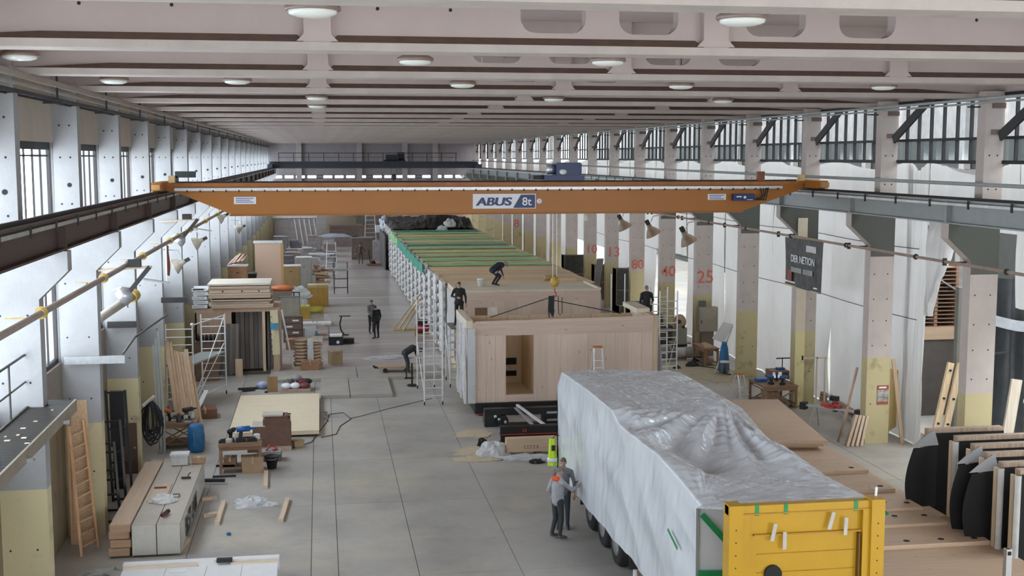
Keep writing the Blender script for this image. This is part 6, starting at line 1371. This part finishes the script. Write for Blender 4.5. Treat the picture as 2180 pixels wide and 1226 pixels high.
t = thing('pallet_truck', 'red and dark hand pallet truck in the far aisle', 'pallet truck', (4.35,103.4,0)); MB().box(-.5,.7,-.3,.3,.06,.18).build('forks', mat('pt_red', (.40,.12,.08), .6), t); MB().beam((-.2,0,.15),(-.35,.1,1.35),.07,.07).build('tiller', DARKST, t); MB().sph((.0,0,.25),(.25,.2,.2)).build('pump', DARKST, t, smooth=True)
cabinet('grey rack of long profiles in the middle of the left storage', (-2.0,92.5,0), 1.8,1.0,1.6, mat('rackg', (.38,.37,.35), .6), 3, nm='profile_rack', cat='rack')
t = thing('brown_heap', 'heap of brown timber pieces and a grey board by the aisle edge', 'timber heap', (-.9,86,0))
for k in range(14): MB().beam((random.uniform(-.3,.6),random.uniform(-.5,.5),.2+.11*k),(random.uniform(.6,1.7),random.uniform(-.5,.5),.25+.1*k),.35,.14).build('timber', wood('heapw%d' % (k%3), ((.45,.28,.18),(.36,.24,.19),(.52,.36,.22))[k%3], 'x', knots=False), t)
MB().box(-.6,.5,-.8,-.7,0,1.0).build('grey_board', GREYST, t)
def aframe(lab, loc, h, w, sp):
    t = thing('trestle_ladder', lab, 'ladder', loc)
    for s in (-1,1):
        MB().beam((s*w/2,-sp,0),(s*w/3,0,h),.05,.04).build('front_leg', ALU, t); MB().beam((s*w/2,sp,0),(s*w/3,0,h),.05,.04).build('rear_leg', ALU, t)
    for k in range(6): MB().box(-w*.45,w*.45,-sp*(1-k/7)-.03,-sp*(1-k/7)+.03,.3+k*h/7.5,.34+k*h/7.5).build('rung', ALU, t)
aframe('silver trestle ladder standing at the edge of the aisle', (.75,90,0), 3.0, .9, .9)
t = thing('bar_stool', 'tall thin-legged stand with grey seat at the aisle edge', 'stand', (1.25,82.5,0)); MB().box(-.45,.55,-.4,.4,1.55,1.68).build('seat', GREYST, t)
for sx in (-.4,.5):
    for sy in (-.35,.35): MB().cyl((sx,sy,0),(sx,sy,1.55 if sy < 0 else 2.1),.03,n=6).build('leg', DARKST, t)
for z in (.4,1.0): MB().box(-.4,.5,-.37,-.33,z,z+.05).build('rail', DARKST, t)
t = thing('long_shelf', 'long white shelf frame standing across the left storage', 'shelf', (-.95,94.5,0)); MB().box(0,2.0,0,.5,1.7,1.8).build('top', BATT, t); MB().box(.1,.2,.1,.4,0,1.7).box(1.8,1.9,.1,.4,0,1.7).build('leg', GREYST, t); MB().box(0,2,.2,.3,.8,.86).build('shelf', BATT, t)
# clutter between the row of modules and the aisle
t = thing('timber_prop', 'yellow braced timber props leaning at the left side of the module row', 'props', (4.65,64.5,0))
for k in range(3): MB().beam((-.9+.25*k,-.3*k,0),(.6,.3*k,1.9-.3*k),.1,.06).build('prop', wood('prop', (.66,.50,.26), 'x'), t)
MB().box(-.9,.3,-.5,.2,0,.06).build('base_board', wood('prop', (.66,.50,.26), 'x'), t)
t = thing('red_compressor', 'red compressor standing beside the timber props', 'compressor', (5.2,62.3,0)); MB().cyl((-.4,0,.35),(.35,0,.35),.22,n=14).build('tank', mat('comp_red', (.45,.03,.05), .4), t, smooth=True); MB().box(-.3,.2,-.15,.15,.55,.8).build('motor', CABLE, t); MB().box(-.45,.4,-.3,.3,0,.12).build('base', mat('comp_base', (.4,.33,.1), .6), t)
# scaffold tower left of the open module
scaffold('tall narrow aluminium scaffold ladder tower left of the open module', (3.72,44.3,0), 0, .68, 3.3, 3.6, .3, None)
scaffold('low aluminium scaffold frame close behind the module corner', (5.05,47.7,0), R(0), .85, 1.6, 2.4, .3, 2.4)
o = MB().cyl((4.4,44.3,3.5),(4.4,44.3,4.3),.024,n=8).build('scaffold_pole', ALU); tag(o, 'single upright pole on top of the left scaffold tower', 'pole')
t = thing('low_trolley', 'low brown trolley with cable beside the left scaffold tower', 'trolley', (3.2,51.0,.13)); MB().box(-.9,.6,-.35,.35,.15,.25).build('deck', SHW, t); MB().tube([(-.9,-.3,.2),(-1.1,-.35,.3),(-1.0,-.2,.2)], .04, 6).build('handle', CABLE, t); MB().cyl((.3,-.36,.1),(.3,-.3,.1),.1,n=10).cyl((-.6,-.36,.1),(-.6,-.3,.1),.1,n=10).build('wheel', CABLE, t)
crumple('plastic_film', 'scattered white plastic scraps on the floor behind the trolley', 'plastic film', (3.0,55.2,0), 1.1,.5,.12, PLAST, 41.)
t = thing('jack_stand', 'black adjustable jack standing beside the left scaffold tower', 'jack', (3.55,48.2,0)); MB().cyl((0,0,.05),(0,0,.95),.035,n=8).build('spindle', CABLE, t); MB().cyl((0,0,0),(0,0,.06),.2,n=8).build('foot', CABLE, t); MB().box(-.3,.06,-.03,.03,.3,.36).box(-.25,-.2,-.03,.03,.3,.6).build('crank', CABLE, t)
# ------------------------------------------------------------------ people
SKIN = mat('skin', (.52,.30,.22), .55, var=.06)
BASE = dict(pel=(0,0,.96), che=(0,.01,1.30), nec=(0,0,1.50), hed=(0,.03,1.66),
    sL=(-.19,0,1.44), eL=(-.25,-.03,1.15), wL=(-.23,.06,.90), sR=(.19,0,1.44), eR=(.25,-.03,1.15), wR=(.23,.06,.90),
    hL=(-.10,0,.93), kL=(-.11,.03,.50), aL=(-.11,-.02,.09), tL=(-.13,.16,.04), hR=(.10,0,.93), kR=(.11,.03,.50), aR=(.11,-.02,.09), tR=(.13,.16,.04))
def person(lab, loc, rz, pose, top, legs, shoes, hair, vox=.018, sleeve=True, extra=None, cap=None, face=(0,1,0)):
    J = {k: Vector(v) for k, v in {**BASE, **pose}.items()}
    segs = [('che','nec',.145,.09,'top'),('pel','che',.150,.160,'top'),('nec','hed',.06,.062,'skin'),
      ('sL','eL',.062,.048,'top'),('eL','wL',.047,.033,'top' if sleeve else 'skin'),('sR','eR',.062,.048,'top'),('eR','wR',.047,.033,'top' if sleeve else 'skin'),
      ('nec','sL',.085,.068,'top'),('nec','sR',.085,.068,'top'),
      ('hL','kL',.092,.066,'legs'),('kL','aL',.064,.046,'legs'),('hR','kR',.092,.066,'legs'),('kR','aR',.064,.046,'legs'),('pel','hL',.125,.105,'legs'),('pel','hR',.125,.105,'legs'),
      ('aL','tL',.05,.038,'shoe'),('aR','tR',.05,.038,'shoe')]
    b = MB(); info = []
    for a, c, r0, r1, kd in segs:
        p, q = J[a], J[c]; b.cyl(p, q, r0, r1, 12); b.sph(p, r0, 12, 8); b.sph(q, r1, 12, 8); info.append((p, q, kd, r0, r1))
    # head: skull, jaw, nose, ears, turned towards face
    h = J['hed']; f = Vector(face).normalized(); up = (h - J['nec']).normalized(); f = (f - up*f.dot(up)).normalized(); rt = f.cross(up)
    Mh = Matrix((rt, f, up)).transposed()
    b.sph(h + up*.02, (.074,.092,.105), 16, 12, Mh); b.sph(h - up*.05 + f*.025, (.055,.062,.07), 12, 8, Mh); b.sph(h - up*.01 + f*.10, (.016,.022,.026), 8, 6, Mh)
    for s in (-1,1): b.sph(h + rt*s*.078 - up*.0, (.014,.022,.034), 8, 6, Mh)
    info.append((h - up*.06, h + up*.1, 'skin', .1, .1))
    # palms
    hands = []
    for e, w in (('eL','wL'),('eR','wR')):
        d = (J[w]-J[e]).normalized(); c = J[w] + d*.055; b.sph(c, (.036,.036,.055), 10, 8); b.sph(J[w] + d*.02, .033, 8, 6); info.append((J[w]+d*.03, J[w] + d*.12, 'skin', .05, .04)); hands.append((J[w], d, 1 if w == 'wR' else -1))
    me = b.mesh('body', SKIN); tmp = bpy.data.objects.new('tmp', me); COL.objects.link(tmp)
    r = tmp.modifiers.new('r', 'REMESH'); r.mode = 'VOXEL'; r.voxel_size = vox; s = tmp.modifiers.new('s', 'SMOOTH'); s.iterations = 3; s.factor = .5
    bpy.context.view_layer.update()
    me2 = bpy.data.meshes.new_from_object(tmp.evaluated_get(bpy.context.evaluated_depsgraph_get())); bpy.data.objects.remove(tmp)
    cols = {'skin': 0, 'top': 1, 'legs': 2, 'shoe': 3}
    idx = []
    for p in me2.polygons:
        c = p.center; best = None; bd = 9
        for a, q, kd, r0, r1 in info:
            ab = q - a; t = max(0, min(1, (c-a).dot(ab)/max(ab.length_squared, 1e-6))); d = (c - a - ab*t).length - (r0+(r1-r0)*t)
            if d < bd: bd = d; best = kd
        idx.append(cols[best])
    # five fingers on each hand, rooted in the palm
    fb = MB()
    for w, d, s in hands:
        sd = d.cross(Vector((0,1,0))); sd = sd.normalized() if sd.length > .1 else Vector((1,0,0)); nn = d.cross(sd)
        for k, L in enumerate((.065,.078,.072,.055)):
            o_ = w + d*.085 + sd*(k-1.5)*.017; fb.tube([o_, o_ + d*L*.5 + nn*.008, o_ + d*L + nn*.028], [.0095,.009,.007], 6)
        o_ = w + d*.04 + sd*-.032; fb.tube([o_, o_ + d*.035 - sd*.022 + nn*.01, o_ + d*.06 - sd*.02 + nn*.022], [.011,.010,.008], 6)
    n0 = len(me2.vertices)
    vs = [tuple(v.co) for v in me2.vertices] + fb.v; fs = [tuple(p.vertices) for p in me2.polygons] + [tuple(i+n0 for i in f_) for f_ in fb.f]
    me3 = bpy.data.meshes.new('body'); me3.from_pydata(vs, [], fs)
    for m in (SKIN, top, legs, shoes): me3.materials.append(m)
    me3.polygons.foreach_set('material_index', idx + [0]*len(fb.f)); me3.polygons.foreach_set('use_smooth', [True]*len(fs)); me3.update()
    t = thing('person', lab, 'person', loc, rz)
    obj('body', me3, t)
    if hair is not None:
        hb_ = MB(); Mr = Mh @ Matrix.Rotation(-.35, 3, 'X')
        n = 14
        def hc(u, v):
            a = 2*PI*u; ph = v*PI*.52; q = Vector((.081*math.sin(ph)*math.cos(a), .100*math.sin(ph)*math.sin(a), .112*math.cos(ph))); return tuple(h + up*.022 + Mh @ (Matrix.Rotation(.42, 3, 'X') @ q))
        hb_.grid(hc, n, 6); hb_.build('hair' if cap is None else 'cap', hair, t, smooth=True)
        if cap: 
            q0 = h + up*.085 + f*.085; MB().beam(q0 - rt*.0, q0 + f*.075 - up*.012, .13, .014, up=up).build('cap_peak', hair, t)
    for s in (-1,1): MB().sph(h + f*.086 + rt*s*.032 + up*.018, .010, 8, 6).build('eye', HOLE, t, smooth=True)
    MB().beam(h + f*.082 - up*.052 - rt*.022, h + f*.082 - up*.052 + rt*.022, .008, .006).build('mouth', mat('lips', (.34,.14,.11), .5), t)
    if extra: extra(t, J, f, rt, up)
    return t
def cloth(n, c): return mat('cloth_' + n, c, .85, var=.12, vs=7, bump=.3, bs=14)
C_GREY, C_LGREY, C_BLK, C_DK, C_JEAN, C_NAVY = cloth('grey', (.20,.205,.21)), cloth('light_grey', (.43,.43,.45)), cloth('black', (.022,.022,.024)), cloth('dark', (.045,.047,.052)), cloth('jeans', (.05,.06,.085)), cloth('navy', (.022,.026,.045))
SHOE = mat('shoe', (.035,.033,.032), .6); SHOEG = mat('shoe_grey', (.16,.15,.14), .7); HAIRB = mat('hair_brown', (.07,.045,.03), .7); HAIRG = mat('hair_short', (.16,.12,.10), .8)
def hood(t, J, f, rt, up):
    b = MB(); n = J['nec']
    b.sph(n - f*.055 - up*.015, (.15,.11,.065), 14, 8); b.build('hood', mat('hood_red', (.78,.12,.03), .7), t, smooth=True)
    MB().tube([n + f*.08 + up*.01 - rt*.07, n + f*.10 - up*.02, n + f*.08 + up*.01 + rt*.07], .03, 6).build('hood_front', mat('hood_red', (.78,.12,.03), .7), t, smooth=True)
person('man in light grey hoodie with red hood and cap pointing at the white film', (5.55,27.95,0), R(-62), dict(eR=(.22,.26,1.22), wR=(.16,.50,1.26), eL=(-.26,-.08,1.16), wL=(-.20,.10,.95), hed=(0,.06,1.65), nec=(0,.02,1.5), kL=(-.1,.02,.5), aL=(-.13,-.08,.09), tL=(-.15,.1,.04)), C_LGREY, C_DK, SHOEG, mat('cap_olive', (.22,.23,.19), .8), .013, extra=hood, cap=True, face=(.2,1,0))
o = thing('marker_pen', 'black marker held in the pointing hand at the white film', 'marker', (6.07,28.28,1.27)); MB().cyl((-.03,0,0),(.06,.02,.05),.012,n=8).build('barrel', CABLE, o); MB().cyl((.06,.02,.05),(.09,.03,.065),.006,n=6).build('tip', SIGNW, o)
person('smiling short-haired man in dark grey sweater and jeans beside the trailer wheels', (5.85,28.75,0), R(168), dict(eL=(-.28,.0,1.16), wL=(-.27,.10,.92), eR=(.27,.02,1.16), wR=(.24,.14,.93), kR=(.1,.05,.5), hed=(0,.03,1.68)), C_GREY, C_JEAN, SHOE, HAIRG, .013, face=(.15,1,-.05))
j = thing('hi_vis_jacket', 'bright yellow high-visibility jacket hanging at the rear corner of the wrapped load', 'jacket', (6.05,30.95,1.05))
HV = mat('hi_vis', (.62,.86,.03), .6, var=.1, vs=8)
def jk(u, v): a = 2*PI*u; w = .055+.10*v-.03*v*v+.02*math.sin(a*5+v*3); return (-.06+w*math.cos(a), w*.8*math.sin(a)-.05*v, .72*(1-v))
MB().grid(jk, 20, 10).build('shell', HV, j, smooth=True); MB().box(-.10,.0,-.17,-.12,.42,.56).build('dark_patch', CABLE, j); MB().lathe([(.135,.10),(.14,.13),(.14,.18),(.13,.2)], (-.06,-.03,0), 16).build('reflective_band', ALU, j, smooth=True); MB().tube([(-.06,0,.7),(.02,.02,.78),(.2,.0,.8)], .012, 5).build('hanger_loop', CABLE, j)
person('man in grey shirt and dark trousers standing in the aisle behind another person', (2.55,63.2,0), R(-150), dict(eR=(.26,.1,1.18), wR=(.1,.28,1.1), eL=(-.26,.1,1.18), wL=(-.1,.26,1.08)), C_GREY, C_BLK, SHOE, HAIRB, .02, face=(0,1,-.2))
person('person in black clothes seen from behind standing in the aisle', (2.72,61.2,0), R(35), dict(hed=(-.03,.06,1.60), nec=(-.01,.03,1.46)), C_BLK, C_BLK, SHOE, HAIRB, .02)
person('man in olive grey work clothes standing far down the aisle', (3.35,105.2,0), R(175), dict(eL=(-.36,.0,1.18), wL=(-.42,.1,.98), eR=(.34,.0,1.18), wR=(.38,.1,.98), aL=(-.2,0,.09), tL=(-.22,.16,.04), kL=(-.16,.03,.5)), cloth('olive', (.11,.10,.085)), cloth('olive2', (.12,.12,.10)), SHOE, HAIRB, .025)
person('worker in dark clothes bending over on the bare board roof', (7.85,54.2,3.385), R(-70), dict(pel=(0,-.18,.72), che=(0,.16,.92), nec=(0,.32,.98), hed=(0,.48,1.0), sL=(-.2,.28,.93), eL=(-.24,.42,.66), wL=(-.18,.48,.42), sR=(.2,.28,.93), eR=(.30,.10,.80), wR=(.24,-.05,.66), hL=(-.10,-.18,.70), kL=(-.14,.16,.44), aL=(-.13,-.1,.09), tL=(-.14,.08,.04), hR=(.1,-.18,.70), kR=(.15,.16,.44), aR=(.14,-.1,.09), tR=(.15,.08,.04)), C_NAVY, C_NAVY, SHOE, mat('cap_grey', (.30,.30,.31), .8), .02, cap=True, face=(0,.6,-1))
person('man in black jacket standing on the scaffold platform with folded arm', (5.5,48.4,2.41), R(172), dict(eR=(.30,.02,1.2), wR=(.06,.24,1.16), eL=(-.27,0,1.15), wL=(-.28,.08,.9), aR=(.16,-.02,.09), tR=(.18,.16,.04)), C_BLK, C_BLK, SHOE, HAIRB, .018, face=(-.1,1,0))
person('man in black seen from behind standing on the right scaffold', (12.85,46.6,2.32), R(-8), dict(eR=(.27,.08,1.18), wR=(.26,.28,1.1)), C_BLK, C_BLK, SHOE, mat('hair_grey', (.22,.21,.20), .8), .018)
person('worker in dark clothes bending down behind the left scaffold tower', (3.55,50.3,.131), R(-80), dict(pel=(0,-.14,.90), che=(0,.18,1.08), nec=(0,.36,1.06), hed=(0,.50,1.0), sL=(-.19,.32,1.02), eL=(-.22,.42,.74), wL=(-.18,.48,.52), sR=(.19,.32,1.02), eR=(.22,.42,.74), wR=(.18,.48,.52), hL=(-.1,-.14,.88), hR=(.1,-.14,.88), kL=(-.11,-.02,.48), kR=(.11,-.02,.48)), C_DK, C_DK, SHOEG, HAIRB, .02, face=(0,.5,-1))
